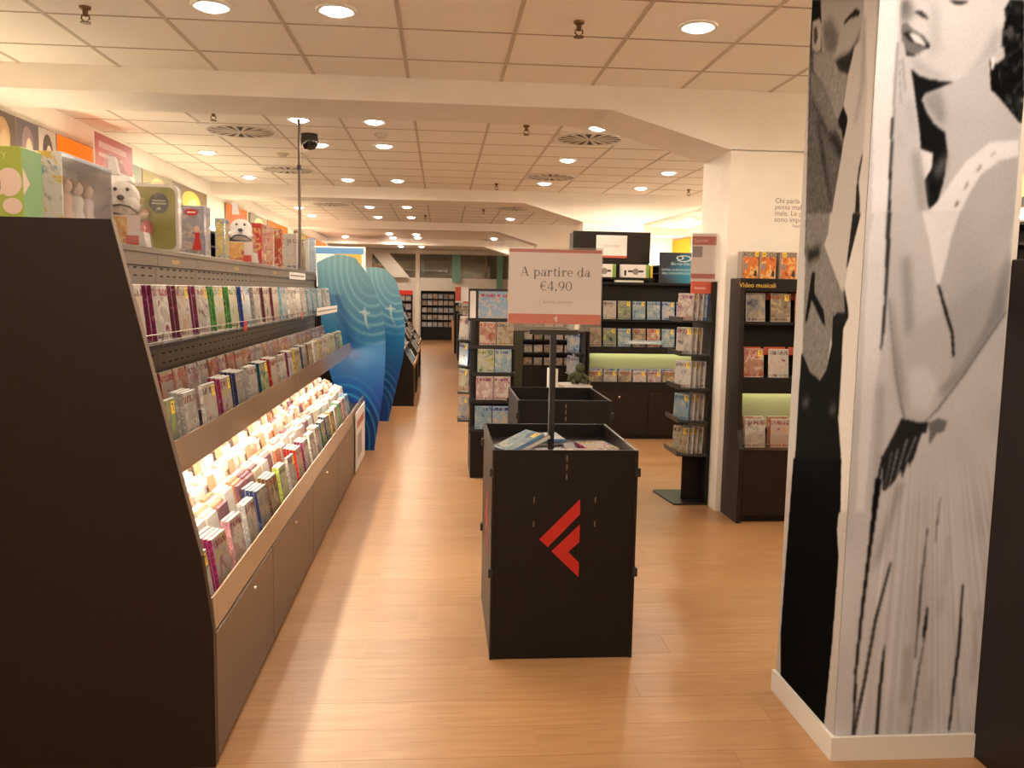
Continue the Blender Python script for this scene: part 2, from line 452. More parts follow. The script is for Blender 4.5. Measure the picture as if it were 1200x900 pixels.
# ---------------------------------------------------------------- flat prints held as vertex colours
def blur(img, r):
    k = np.exp(-0.5 * (np.arange(-3 * r, 3 * r + 1) / r) ** 2); k /= k.sum()
    p = np.pad(img, ((3 * r, 3 * r), (0, 0)), mode='edge'); img = sum(k[i] * p[i:i + img.shape[0]] for i in range(len(k)))
    p = np.pad(img, ((0, 0), (3 * r, 3 * r)), mode='edge'); return sum(k[i] * p[:, i:i + img.shape[1]] for i in range(len(k)))

def raster(shapes, u0, u1, z0, z1, nu, nz, base, soft=3):
    U, Z = np.meshgrid(np.linspace(u0, u1, nu), np.linspace(z0, z1, nz))
    img = np.full((nz, nu), base, float)
    for g, s, pts in shapes:
        inside = np.zeros((nz, nu), bool); n = len(pts)
        for i in range(n):
            (xa, ya), (xb, yb) = pts[i], pts[(i + 1) % n]
            if ya == yb: continue
            c = ((ya > Z) != (yb > Z)) & (U < (xb - xa) * (Z - ya) / (yb - ya) + xa)
            inside ^= c
        a = inside.astype(float)
        a = blur(a, soft) if s else blur(a, 1)
        img = img * (1 - a) + g * a
    return img

def grid_mesh(name, P, C, material):
    """P (nz,nu,3) points, C (nz,nu,3) linear colours"""
    nz, nu = P.shape[:2]
    me = bpy.data.meshes.new(name)
    i = np.arange(nz * nu).reshape(nz, nu)
    q = np.stack([i[:-1, :-1], i[:-1, 1:], i[1:, 1:], i[1:, :-1]], -1).reshape(-1, 4)
    me.from_pydata(P.reshape(-1, 3).tolist(), [], q.tolist())
    at = me.color_attributes.new('print', 'FLOAT_COLOR', 'POINT')
    rgba = np.ones((nz * nu, 4), np.float32); rgba[:, :3] = C.reshape(-1, 3)
    at.data.foreach_set('color', rgba.ravel())
    me.materials.append(material); me.update()
    return me

# ================================================================ THE SETTING
CEIL = 2.864
XL, XR, YB, YF = -3.03, 5.0, -3.0, 29.0

def struct(name, mb, m, parent=None):
    o = obj(name, mb, m, parent)
    if parent is None: o['kind'] = 'structure'
    return o

floor = struct('floor', MB().box(XL - 0.2, XR + 0.2, YB - 0.2, YF + 0.2, -0.12, -0.0015), M['floor'])
PW, PL = 0.193, 1.285
plank_me = MB().box(-PL / 2 + 0.0006, PL / 2 - 0.0006, -PW / 2 + 0.0006, PW / 2 - 0.0006, -0.004, 0.0).mesh('plank', M['plank'])
for r in range(62):
    y = 1.75 + r * PW
    x = -0.95 - [0.0, 0.43, 0.86, 0.21, 0.64][r % 5]
    while x < (2.3 if y < 9 else 1.2):
        if x + PL > -0.72:
            link('plank', plank_me, floor, (x + PL / 2, y, 0))
        x += PL

ceiling = struct('ceiling', MB().box(XL - 0.2, XR + 0.2, YB - 0.2, YF + 0.2, CEIL + 0.012, CEIL + 0.10), M['plaster'])
TX = [-0.225 + 0.6 * k for k in range(-4, 9)]
TX = [XL] + TX + [XR]
bays = [(2.88, 5.72, [2.88, 3.48, 4.08, 4.68, 5.28, 5.72]),
        (6.32, 11.72, [6.32 + 0.6 * k for k in range(10)]),
        (12.34, 17.4, [12.34 + 0.6 * k for k in range(9)] + [17.4])]
tile_me = {}
rail_x = {}
for y0, y1, ys in bays:
    for i in range(len(TX) - 1):
        w = TX[i + 1] - TX[i]
        if w < 0.05: continue
        for j in range(len(ys) - 1):
            d = ys[j + 1] - ys[j]
            if d < 0.05: continue
            key = (round(w, 3), round(d, 3))
            if key not in tile_me:
                tile_me[key] = MB().box(-w / 2 + 0.006, w / 2 - 0.006, -d / 2 + 0.006, d / 2 - 0.006, 0, 0.011).mesh('ceiling_tile', M['tile'])
            link('ceiling_tile', tile_me[key], ceiling, ((TX[i] + TX[i + 1]) / 2, (ys[j] + ys[j + 1]) / 2, CEIL))
    for x in TX[1:-1]:
        obj('grid_rail', MB().box(-0.0115, 0.0115, y0, y1, 0, 0.008), M['rail'], ceiling, (x, 0, CEIL - 0.003))
    for y in ys[1:-1]:
        obj('grid_rail', MB().box(XL, XR, -0.008, 0.008, 0, 0.006), M['shadowrail'], ceiling, (0, y, CEIL - 0.002))

struct('wall_left', MB().box(XL - 0.2, XL, YB, YF, 0, CEIL), M['plaster'])
struct('wall_right', MB().box(XR, XR + 0.2, YB, YF, 0, CEIL), M['plaster'])
struct('wall_back', MB().box(XL, XR, YB - 0.2, YB, 0, CEIL), M['plaster'])

# the far wall, with a glazed gallery band above a parapet
wf = struct('wall_far', MB().box(XL, XR, YF, YF + 0.2, 0, 1.93).box(XL, XR, YF, YF + 0.2, 2.72, CEIL)
            .box(XL, -2.3, YF, YF + 0.2, 1.93, 2.72).box(3.4, XR, YF, YF + 0.2, 1.93, 2.72), M['plaster'])
struct('wall_gallery', MB().box(XL, XR, YF + 3.0, YF + 3.2, 1.5, 4), mat('gallery back wall', (0.05, 0.06, 0.05), 0.6))
struct('floor_gallery', MB().box(XL, XR, YF + 0.2, YF + 3.2, 1.40, 1.50), M['plaster'])
win = link('window_1', None); win['kind'] = 'structure'
xs = [-2.3, -1.55, -0.85, 0.25, 0.62, 1.5, 2.4, 3.4]
for i in range(len(xs) - 1):
    obj('pane', MB().box(xs[i], xs[i + 1], -0.006, 0.006, 1.93, 2.72), M['glass'], win, (0, YF + 0.05, 0))
for x in xs:
    obj('mullion', MB().box(x - 0.02, x + 0.02, -0.03, 0.03, 1.93, 2.72), M['void'], win, (0, YF + 0.05, 0))
obj('rail', MB().box(-2.3, 3.4, -0.03, 0.03, 2.16, 2.19), M['chrome'], win, (0, YF + 0.12, 0))
struct('trim_1', MB().box(0.36, 0.64, YF - 0.12, YF - 0.005, 1.80, 2.72), M['teal'])
struct('trim_2', MB().box(1.86, 2.06, YF - 0.12, YF - 0.005, 1.50, 2.72), M['teal'])
struct('trim_3', MB().prism([(-2.3, 2.74), (-1.75, 2.74), (-1.05, 1.93), (-1.6, 1.93)], 'y', YF - 0.3, YF - 0.18), M['plaster'])
for k, (x, z, w, h, c) in enumerate(((-0.1, 2.1, 0.5, 0.5, (0.30, 0.05, 0.02)), (-0.6, 2.05, 0.5, 0.55, (0.16, 0.10, 0.05)), (-1.6, 2.0, 0.9, 0.5, (0.16, 0.22, 0.14)),
                                     (1.2, 1.96, 0.7, 0.5, (0.12, 0.14, 0.09)), (2.6, 2.0, 0.6, 0.6, (0.2, 0.2, 0.14)))):
    t = thing('gallery_shelf', ['dark red shelf unit in the gallery behind the far glass', 'brown shelf unit in the gallery behind the far glass',
              'green shelf unit in the gallery behind the far glass', 'olive shelf unit in the gallery behind the far glass', 'grey green shelf unit in the gallery behind the far glass'][k], 'shelf', (x, YF + 1.2 + 0.1 * k, 1.5))
    mm = mat('gallery shelf paint', c, 0.5)
    obj('carcass', MB().box(-w / 2, w / 2, 0, 0.3, 0, z + h - 1.5), mm, t)
    for q in range(3):
        obj('shelf_board', MB().box(-w / 2, w / 2, -0.06, 0, 0.55 + q * 0.17, 0.57 + q * 0.17), M['void'], t)

# beams with haunches running down to the columns
BEAMS = [5.72, 11.74, 17.4, 23.2]
for k, y in enumerate(BEAMS):
    zc = 2.71
    struct('trim_%d' % (10 + k), MB().prism([(XL, zc), (1.11, zc), (1.93, 2.475), (2.78, 2.475), (3.6, zc), (XR, zc), (XR, CEIL + 0.012), (XL, CEIL + 0.012)], 'y', y, y + 0.60), M['plaster'])
    struct('wall_column_%d' % (k + 1), MB().box(1.93, 2.78, y, y + 0.60, 0, 2.48), M['plaster'])

# quotation painted on the first column
q = thing('wall_quotation', 'small grey quotation lettered on the cream column above the music videos', 'lettering', (2.25, 5.7185, 2.0))
for i, line in enumerate(('Chi parla male,', 'pensa male e vive', 'male. Le parole', 'sono importanti.')):
    letters(line, M['greyink'], q, (0, 0, 0.136 - 0.042 * i), 0.047)
letters('Nanni Moretti', M['greyink'], q, (0.13, 0, -0.025), 0.028)

# ---------------------------------------------------------------- poster column in the foreground
PX0, PX1, PY0, PY1 = 1.292, 1.768, 2.55, 3.03
struct('wall_poster_column', MB().box(PX0, PX1 + 0.02, PY0, PY1, 0, CEIL + 0.012), M['white'])
struct('baseboard_column', MB().prism([(PX0 - 0.014, PY1 + 0.014), (PX0 - 0.014, PY0 - 0.014), (PX1 + 0.0015, PY0 - 0.014), (PX1 + 0.0015, PY0 - 0.0002), (PX0 - 0.0002, PY0 - 0.0002), (PX0 - 0.0002, PY1 + 0.014)], 'z', 0, 0.080), M['white'])
WOMAN_PRINT = [
    (0.95, 0, [(1.281, 2.385), (1.358, 2.388), (1.349, 2.155), (1.361, 1.761), (1.308, 1.76)]),
    (0.86, 0, [(1.38, 2.389), (1.7, 2.404), (1.685, 2.362), (1.68, 2.286), (1.654, 2.239), (1.647, 2.229), (1.601, 2.185), (1.535, 2.162), (1.46, 2.162), (1.41, 2.185), (1.385, 2.218), (1.367, 2.266), (1.363, 2.327), (1.38, 2.348)]),
    (0.7, 1, [(1.389, 2.218), (1.421, 2.185), (1.475, 2.163), (1.535, 2.163), (1.473, 2.187), (1.419, 2.22)]),
    (0.78, 1, [(1.451, 2.392), (1.482, 2.366), (1.491, 2.257), (1.464, 2.215), (1.451, 2.29)]),
    (0.72, 1, [(1.658, 2.319), (1.688, 2.32), (1.664, 2.25), (1.601, 2.185), (1.565, 2.17), (1.62, 2.235)]),
    (0.3, 1, [(1.361, 2.388), (1.384, 2.389), (1.39, 2.362), (1.381, 2.335), (1.364, 2.32)]),
    (0.55, 1, [(1.381, 2.382), (1.397, 2.363), (1.406, 2.346), (1.388, 2.335), (1.377, 2.328), (1.369, 2.348)]),
    (0.22, 0, [(1.398, 2.356), (1.423, 2.36), (1.443, 2.344), (1.447, 2.336), (1.428, 2.34), (1.413, 2.348)]),
    (0.45, 0, [(1.363, 2.32), (1.381, 2.324), (1.401, 2.305), (1.436, 2.289), (1.459, 2.259), (1.443, 2.248), (1.425, 2.237), (1.403, 2.229), (1.38, 2.239), (1.367, 2.272)]),
    (0.12, 0, [(1.369, 2.293), (1.387, 2.297), (1.429, 2.282), (1.459, 2.259), (1.454, 2.252), (1.419, 2.261), (1.389, 2.273)]),
    (0.93, 0, [(1.388, 2.293), (1.402, 2.296), (1.425, 2.285), (1.445, 2.261), (1.44, 2.257), (1.411, 2.267)]),
    (0.18, 0, [(1.38, 2.242), (1.414, 2.232), (1.429, 2.235), (1.407, 2.226), (1.384, 2.229)]),
    (0.15, 0, [(1.502, 2.395), (1.573, 2.394), (1.548, 2.382), (1.526, 2.383)]),
    (0.07, 0, [(1.7, 2.404), (1.745, 2.406), (1.776, 2.044), (1.758, 2.044), (1.716, 2.085), (1.674, 2.129), (1.658, 2.135), (1.648, 2.222), (1.664, 2.254), (1.685, 2.272), (1.682, 2.306), (1.69, 2.348), (1.684, 2.375)]),
    (0.3, 1, [(1.713, 2.39), (1.736, 2.385), (1.734, 2.364), (1.719, 2.367)]),
    (0.28, 1, [(1.704, 2.314), (1.724, 2.301), (1.722, 2.28), (1.708, 2.287)]),
    (0.28, 1, [(1.743, 2.128), (1.763, 2.114), (1.762, 2.079), (1.746, 2.093)]),
    (0.8, 0, [(1.65, 2.239), (1.674, 2.271), (1.693, 2.265), (1.696, 2.234), (1.675, 2.216), (1.659, 2.221)]),
    (0.97, 0, [(1.65, 2.236), (1.667, 2.233), (1.668, 2.219), (1.661, 2.195), (1.657, 2.196)]),
    (0.78, 0, [(1.448, 2.124), (1.536, 2.158), (1.601, 2.185), (1.647, 2.225), (1.658, 2.139), (1.716, 2.088), (1.758, 2.044), (1.762, 1.991), (1.671, 1.977), (1.6, 1.911), (1.56, 1.845), (1.517, 1.801), (1.528, 1.866), (1.536, 1.951), (1.524, 2.008), (1.49, 2.069)]),
    (0.6, 1, [(1.441, 2.117), (1.5, 2.133), (1.523, 2.071), (1.516, 2.021), (1.484, 2.048), (1.455, 2.082)]),
    (0.1, 0, [(1.402, 2.191), (1.43, 2.172), (1.475, 2.16), (1.543, 2.159), (1.499, 2.14), (1.452, 2.12), (1.442, 2.103), (1.46, 2.068), (1.485, 2.034), (1.524, 2.008), (1.536, 1.951), (1.531, 1.866), (1.517, 1.801), (1.493, 1.772), (1.479, 1.8), (1.466, 1.861), (1.49, 1.907), (1.49, 1.943), (1.449, 1.956), (1.442, 2.005), (1.424, 2.088), (1.412, 2.15)]),
    (0.4, 1, [(1.495, 1.893), (1.533, 1.951), (1.532, 1.909), (1.512, 1.866)]),
    (0.95, 0, [(1.448, 1.954), (1.488, 1.944), (1.489, 1.9), (1.468, 1.868), (1.456, 1.885)]),
    (0.74, 0, [(1.766, 1.944), (1.706, 1.928), (1.648, 1.884), (1.615, 1.826), (1.593, 1.767), (1.766, 1.772)]),
    (0.96, 0, [(1.762, 1.994), (1.671, 1.984), (1.599, 1.925), (1.558, 1.867), (1.517, 1.801), (1.485, 1.772), (1.489, 1.765), (1.589, 1.767), (1.615, 1.829), (1.648, 1.887), (1.706, 1.932), (1.766, 1.948)]),
    (0.5, 0, [(1.631, 1.894), (1.646, 1.916), (1.649, 1.911), (1.636, 1.892)]),
    (0.5, 0, [(1.598, 1.843), (1.608, 1.865), (1.611, 1.858), (1.601, 1.839)]),
    (0.45, 0, [(1.571, 1.792), (1.582, 1.81), (1.583, 1.796), (1.575, 1.785)]),
    (0.6, 0, [(1.674, 1.945), (1.689, 1.956), (1.69, 1.952), (1.677, 1.941)]),
    (0.8, 0, [(1.354, 2.265), (1.374, 2.267), (1.386, 2.211), (1.403, 2.171), (1.424, 2.088), (1.442, 2.005), (1.449, 1.949), (1.469, 1.857), (1.486, 1.765), (1.368, 1.762), (1.36, 1.904), (1.359, 2.002), (1.352, 2.155)]),
    (0.45, 0, [(1.355, 2.264), (1.357, 2.265), (1.356, 2.155), (1.362, 2.002), (1.364, 1.89), (1.361, 1.889), (1.359, 2.002), (1.353, 2.155)]),
    (0.5, 0, [(1.373, 2.218), (1.376, 2.218), (1.391, 2.122), (1.389, 2.115)]),
    (0.55, 0, [(1.364, 2.211), (1.366, 2.211), (1.38, 2.087), (1.377, 2.086)]),
    (0.62, 1, [(1.397, 2.101), (1.405, 2.094), (1.423, 2.004), (1.418, 2.004)]),
    (0.66, 1, [(1.419, 1.948), (1.446, 1.949), (1.469, 1.857), (1.482, 1.765), (1.459, 1.764)]),
    (0.68, 1, [(1.382, 2.003), (1.388, 2.003), (1.395, 1.947), (1.389, 1.947)]),
    (0.12, 0, [(1.352, 2.044), (1.357, 2.044), (1.36, 1.946), (1.367, 1.762), (1.359, 1.761), (1.353, 1.96)]),
    (0.92, 0, [(1.318, 1.766), (1.359, 1.767), (1.359, 1.684), (1.365, 1.339), (1.352, 1.157), (1.344, 0.827), (1.317, 0.827), (1.303, 1.683)]),
    (0.79, 0, [(1.367, 1.767), (1.47, 1.769), (1.497, 1.687), (1.516, 1.632), (1.532, 1.548), (1.562, 1.474), (1.593, 1.399), (1.604, 1.323), (1.598, 1.265), (1.565, 1.178), (1.548, 1.135), (1.509, 1.118), (1.458, 1.129), (1.446, 1.158), (1.419, 1.263), (1.385, 1.405), (1.369, 1.592), (1.35, 1.766)]),
    (0.93, 0, [(1.467, 1.769), (1.591, 1.773), (1.568, 1.689), (1.56, 1.633), (1.542, 1.547), (1.528, 1.558), (1.512, 1.623), (1.497, 1.687)]),
    (0.73, 0, [(1.591, 1.773), (1.768, 1.777), (1.761, 1.693), (1.771, 1.544), (1.764, 1.468), (1.709, 1.381), (1.638, 1.266), (1.566, 1.159), (1.529, 1.12), (1.509, 1.118), (1.548, 1.135), (1.582, 1.217), (1.604, 1.313), (1.593, 1.399), (1.562, 1.474), (1.542, 1.547), (1.56, 1.633), (1.568, 1.689)]),
    (0.58, 1, [(1.756, 1.656), (1.768, 1.638), (1.764, 1.468), (1.709, 1.381), (1.638, 1.266), (1.573, 1.198), (1.562, 1.217), (1.636, 1.294), (1.705, 1.429)]),
    (0.88, 1, [(1.457, 1.283), (1.516, 1.293), (1.56, 1.236), (1.537, 1.149), (1.476, 1.158)]),
    (0.45, 0, [(1.379, 1.499), (1.382, 1.499), (1.423, 1.263), (1.45, 1.158), (1.46, 1.127), (1.454, 1.129), (1.444, 1.158), (1.417, 1.263)]),
    (0.62, 1, [(1.413, 1.63), (1.442, 1.63), (1.468, 1.406), (1.44, 1.387)]),
    (0.45, 0, [(1.764, 1.468), (1.768, 1.466), (1.713, 1.379), (1.642, 1.264), (1.568, 1.157), (1.529, 1.118), (1.525, 1.12), (1.564, 1.161), (1.636, 1.266), (1.707, 1.381)]),
    (0.62, 1, [(1.381, 1.499), (1.393, 1.499), (1.438, 1.273), (1.454, 1.158), (1.444, 1.163), (1.413, 1.273)]),
    (0.06, 0, [(1.533, 1.548), (1.541, 1.547), (1.571, 1.469), (1.598, 1.399), (1.607, 1.325), (1.6, 1.323), (1.59, 1.397), (1.56, 1.472)]),
    (0.7, 1, [(1.362, 1.234), (1.386, 1.234), (1.391, 1.022), (1.374, 0.827), (1.364, 0.827)]),
    (0.2, 0, [(1.359, 1.767), (1.369, 1.767), (1.372, 1.684), (1.374, 1.414), (1.367, 1.339), (1.362, 1.348), (1.366, 1.499), (1.359, 1.684)]),
    (0.17, 0, [(1.448, 1.129), (1.509, 1.115), (1.539, 1.118), (1.532, 1.081), (1.517, 1.081), (1.497, 1.003), (1.484, 0.974), (1.478, 0.993), (1.462, 0.935), (1.456, 0.964), (1.437, 0.925), (1.409, 0.895), (1.4, 0.9), (1.391, 1.003), (1.418, 1.061)]),
    (0.45, 0, [(1.539, 1.115), (1.568, 1.13), (1.599, 1.12), (1.59, 1.086), (1.567, 1.081), (1.545, 1.042)]),
    (0.62, 0, [(1.44, 1.032), (1.445, 1.032), (1.423, 0.91), (1.419, 0.91)]),
    (0.6, 0, [(1.468, 1.062), (1.473, 1.062), (1.446, 0.944), (1.442, 0.944)]),
    (0.6, 0, [(1.497, 1.071), (1.502, 1.071), (1.473, 0.989), (1.469, 0.988)]),
    (0.5, 0, [(1.421, 1.023), (1.425, 1.023), (1.409, 0.905), (1.406, 0.905)]),
    (0.1, 0, [(1.391, 1.008), (1.397, 1.003), (1.386, 0.895), (1.381, 0.827), (1.371, 0.827), (1.376, 0.905)]),
    (0.1, 0, [(1.374, 0.937), (1.396, 0.937), (1.384, 0.791), (1.376, 0.696), (1.362, 0.472), (1.355, 0.298), (1.36, 0.081), (1.353, 0.082), (1.346, 0.299), (1.354, 0.515), (1.365, 0.707)]),
    (0.25, 0, [(1.441, 0.664), (1.448, 0.661), (1.411, 0.471), (1.387, 0.254), (1.362, 0.081), (1.351, 0.082), (1.376, 0.254), (1.4, 0.471)]),
    (0.1, 0, [(1.44, 0.384), (1.445, 0.384), (1.442, 0.253), (1.439, 0.143), (1.439, 0.082), (1.432, 0.082), (1.432, 0.198), (1.433, 0.297)]),
    (0.12, 0, [(1.576, 0.512), (1.582, 0.506), (1.582, 0.458), (1.577, 0.403), (1.567, 0.414), (1.573, 0.48)]),
    (0.4, 0, [(1.557, 0.774), (1.561, 0.771), (1.555, 0.577), (1.553, 0.338), (1.545, 0.338), (1.547, 0.577)]),
    (0.45, 0, [(1.574, 0.414), (1.578, 0.412), (1.564, 0.25), (1.553, 0.076), (1.546, 0.076), (1.555, 0.25)]),
    (0.15, 0, [(1.69, 0.586), (1.695, 0.586), (1.7, 0.38), (1.692, 0.225), (1.687, 0.086), (1.681, 0.086), (1.683, 0.226), (1.691, 0.402)]),
    (0.35, 0, [(1.593, 0.874), (1.596, 0.874), (1.593, 0.8), (1.59, 0.726), (1.587, 0.726), (1.589, 0.8)]),
    (0.6, 1, [(1.445, 0.916), (1.471, 0.927), (1.408, 0.674), (1.379, 0.621)]),
    (0.62, 1, [(1.515, 0.383), (1.526, 0.382), (1.527, 0.185), (1.515, 0.185)]),
    (0.62, 1, [(1.63, 0.747), (1.636, 0.747), (1.627, 0.49), (1.619, 0.49)]),
    (0.6, 1, [(1.747, 0.51), (1.756, 0.51), (1.757, 0.246), (1.746, 0.246)]),
    (0.66, 1, [(1.611, 0.271), (1.617, 0.271), (1.608, 0.083), (1.598, 0.083)]),
]
MAN_PRINT = [
    (0.3, 0, [(3.043, 2.545), (2.645, 2.416), (2.657, 2.327), (2.689, 2.293), (2.722, 2.214), (2.743, 2.117), (2.719, 2.01), (2.754, 1.897), (2.802, 1.707), (2.881, 1.644), (2.974, 1.648)]),
    (0.05, 0, [(3.031, 2.541), (2.954, 2.516), (2.952, 2.45), (2.985, 2.451), (3.016, 2.446), (3.009, 2.284)]),
    (0.64, 0, [(2.961, 2.519), (2.645, 2.416), (2.65, 2.342), (2.681, 2.299), (2.725, 2.276), (2.824, 2.28), (2.927, 2.339), (2.945, 2.448)]),
    (0.66, 0, [(3.019, 2.466), (2.964, 2.458), (2.938, 2.427), (2.939, 2.347), (2.972, 2.347), (3.009, 2.371)]),
    (0.25, 0, [(3.006, 2.438), (2.979, 2.434), (2.967, 2.398), (2.984, 2.374), (2.997, 2.387)]),
    (0.12, 0, [(2.694, 2.406), (2.665, 2.389), (2.673, 2.378), (2.729, 2.387), (2.776, 2.379), (2.768, 2.39), (2.731, 2.401)]),
    (0.4, 1, [(2.938, 2.427), (2.875, 2.436), (2.804, 2.36), (2.826, 2.294), (2.904, 2.333)]),
    (0.14, 1, [(2.824, 2.285), (2.725, 2.276), (2.672, 2.301), (2.657, 2.327), (2.661, 2.285), (2.709, 2.229), (2.722, 2.212), (2.778, 2.237), (2.807, 2.262)]),
    (0.52, 0, [(2.995, 2.348), (2.931, 2.339), (2.824, 2.283), (2.788, 2.239), (2.722, 2.212), (2.737, 2.147), (2.742, 2.112), (2.778, 2.083), (2.823, 2.11), (2.911, 2.223), (2.988, 2.293)]),
    (0.06, 0, [(2.743, 2.117), (2.705, 2.078), (2.706, 2.025), (2.729, 2.009), (2.759, 2.044), (2.772, 2.082)]),
    (0.42, 0, [(3.006, 2.291), (2.926, 2.25), (2.838, 2.151), (2.777, 2.074), (2.795, 2.055), (2.846, 2.05), (2.921, 2.13), (2.999, 2.204)]),
    (0.44, 0, [(2.783, 2.075), (2.743, 2.041), (2.731, 2.007), (2.747, 2.014), (2.789, 2.053)]),
    (0.33, 0, [(2.999, 2.204), (2.921, 2.13), (2.851, 2.053), (2.799, 2.042), (2.737, 1.995), (2.739, 1.95), (2.768, 1.844), (2.802, 1.707), (2.881, 1.644), (2.978, 1.648)]),
    (0.12, 1, [(2.857, 2.052), (2.793, 2.041), (2.732, 1.985), (2.739, 1.945), (2.787, 1.994)]),
    (0.15, 1, [(2.999, 2.206), (2.979, 2.195), (2.835, 2.048), (2.856, 2.047)]),
    (0.17, 1, [(2.942, 2.115), (2.922, 2.102), (2.815, 1.887), (2.784, 1.809), (2.807, 1.83), (2.879, 1.971)]),
    (0.1, 1, [(2.941, 1.671), (2.852, 1.677), (2.847, 1.643), (2.962, 1.647)]),
    (0.72, 0, [(2.642, 2.305), (2.616, 2.357), (2.57, 2.06), (2.592, 1.953), (2.607, 1.861), (2.633, 1.634), (2.836, 1.642), (2.785, 1.734), (2.751, 1.869), (2.728, 2.002), (2.704, 2.069), (2.737, 2.116), (2.721, 2.205), (2.689, 2.288)]),
    (0.82, 0, [(2.645, 2.416), (2.561, 2.389), (2.552, 2.056), (2.533, 1.63), (2.633, 1.634), (2.6, 1.877), (2.589, 1.979), (2.59, 2.148), (2.627, 2.326)]),
    (0.13, 0, [(2.592, 1.953), (2.594, 1.928), (2.61, 1.861), (2.593, 1.807), (2.586, 1.728), (2.633, 1.634), (2.648, 1.635), (2.621, 1.757), (2.619, 1.845), (2.612, 1.905)]),
    (0.55, 1, [(2.638, 2.364), (2.627, 2.36), (2.615, 2.154), (2.648, 2.041), (2.658, 2.051), (2.63, 2.158)]),
    (0.46, 0, [(2.979, 1.798), (2.796, 1.782), (2.8, 1.716), (2.82, 1.679), (2.656, 1.518), (2.625, 1.444), (2.664, 1.4), (2.725, 1.419), (2.754, 1.263), (2.799, 1.225), (2.878, 1.228), (2.951, 1.304), (2.965, 1.54)]),
    (0.12, 1, [(2.963, 1.669), (2.857, 1.675), (2.853, 1.641), (2.943, 1.622)]),
    (0.72, 0, [(2.796, 1.782), (2.579, 1.763), (2.622, 1.684), (2.659, 1.539), (2.675, 1.518), (2.825, 1.679), (2.8, 1.716)]),
    (0.12, 0, [(2.633, 1.767), (2.579, 1.763), (2.618, 1.653), (2.655, 1.592), (2.65, 1.644)]),
    (0.84, 0, [(2.579, 1.763), (2.517, 1.757), (2.514, 1.254), (2.504, 0.839), (2.6, 0.814), (2.639, 1.111), (2.653, 1.401), (2.62, 1.444), (2.659, 1.539), (2.625, 1.653)]),
    (0.06, 0, [(2.911, 1.586), (2.885, 1.591), (2.881, 1.517), (2.804, 1.461), (2.779, 1.406), (2.806, 1.416), (2.899, 1.494), (2.929, 1.412), (2.944, 1.423)]),
    (0.08, 0, [(2.728, 1.441), (2.625, 1.444), (2.653, 1.401), (2.648, 1.272), (2.65, 1.11), (2.618, 1.006), (2.594, 0.815), (2.967, 0.717), (2.965, 1.038), (2.961, 1.292), (2.951, 1.304), (2.879, 1.24), (2.799, 1.222), (2.754, 1.263), (2.727, 1.342)]),
    (0.1, 0, [(2.664, 1.539), (2.629, 1.476), (2.62, 1.442), (2.664, 1.4), (2.725, 1.419), (2.706, 1.453), (2.648, 1.454)]),
    (0.3, 1, [(2.934, 1.133), (2.876, 1.152), (2.878, 1.123), (2.926, 1.11)]),
    (0.28, 1, [(2.724, 1.132), (2.675, 1.161), (2.67, 1.123), (2.71, 1.117)]),
    (0.035, 0, [(2.979, 0.914), (2.611, 0.987), (2.603, 0.862), (2.612, 0.753), (2.589, 0.663), (2.597, 0.388), (2.62, 0.075), (2.987, 0.073), (3.009, 0.24)]),
]

nu, nz = 150, 720
g = raster(WOMAN_PRINT, PX0, PX1, 0.082, CEIL, nu, nz, 0.83)
rngp = np.random.default_rng(3)
U, Z = np.meshgrid(np.linspace(PX0, PX1, nu), np.linspace(0.082, CEIL, nz))
# pleats of the printed dress fan out from the waist; curls in the printed hair
fan = (U - 1.50) / (1.85 - Z)
tbl = np.convolve(rngp.normal(0, 1, 420), np.ones(3) / 3, 'same')
pleat = np.interp(fan, np.linspace(-0.5, 0.5, 420), tbl) * 0.055
g = g + pleat * np.clip((1.02 - Z) * 5, 0, 1) * np.clip((fan + 0.10) * 30, 0, 1) * (g > 0.5)
curl = blur(rngp.normal(0, 1, g.shape), 2) * 0.55
g = g + np.clip(curl, 0, 1) * (U > 1.68) * (Z > 1.75) * (g < 0.2)
skin_tone = blur(rngp.normal(0, 1, g.shape), 12) * 0.35
g = g + skin_tone * (g > 0.4)
g = np.clip(g + rngp.normal(0, 0.012, g.shape), 0, 1) ** 2.1
me = grid_mesh('poster', np.stack([U, np.full_like(U, PY0 - 0.002), Z], -1), g[..., None] * np.array([0.84, 0.87, 0.97]), M['print'])  # cool tint in the print stands in for cooler light on this face
tag(link('photo_poster', me), 'tall black and white photo print of a woman in a white dress', 'poster')
nu, nz = 150, 720
g = raster(MAN_PRINT, PY0, PY1, 0.082, CEIL, nu, nz, 0.74)
weave = blur(rngp.normal(0, 1, g.shape), 1) * 0.07 + blur(rngp.normal(0, 1, g.shape), 6) * 0.12
g = g + weave * ((g > 0.2) & (g < 0.6))
g = np.clip(g + rngp.normal(0, 0.012, g.shape), 0, 1) ** 2.0
U, Z = np.meshgrid(np.linspace(PY1, PY0, nu), np.linspace(0.082, CEIL, nz))
g = g[:, ::-1]
me = grid_mesh('poster', np.stack([np.full_like(U, PX0 - 0.002), U, Z], -1), g[..., None] * np.array([0.88, 0.84, 0.81]), M['print'])
tag(link('photo_poster', me), 'tall black and white photo print of a man in a shirt and black trousers', 'poster')

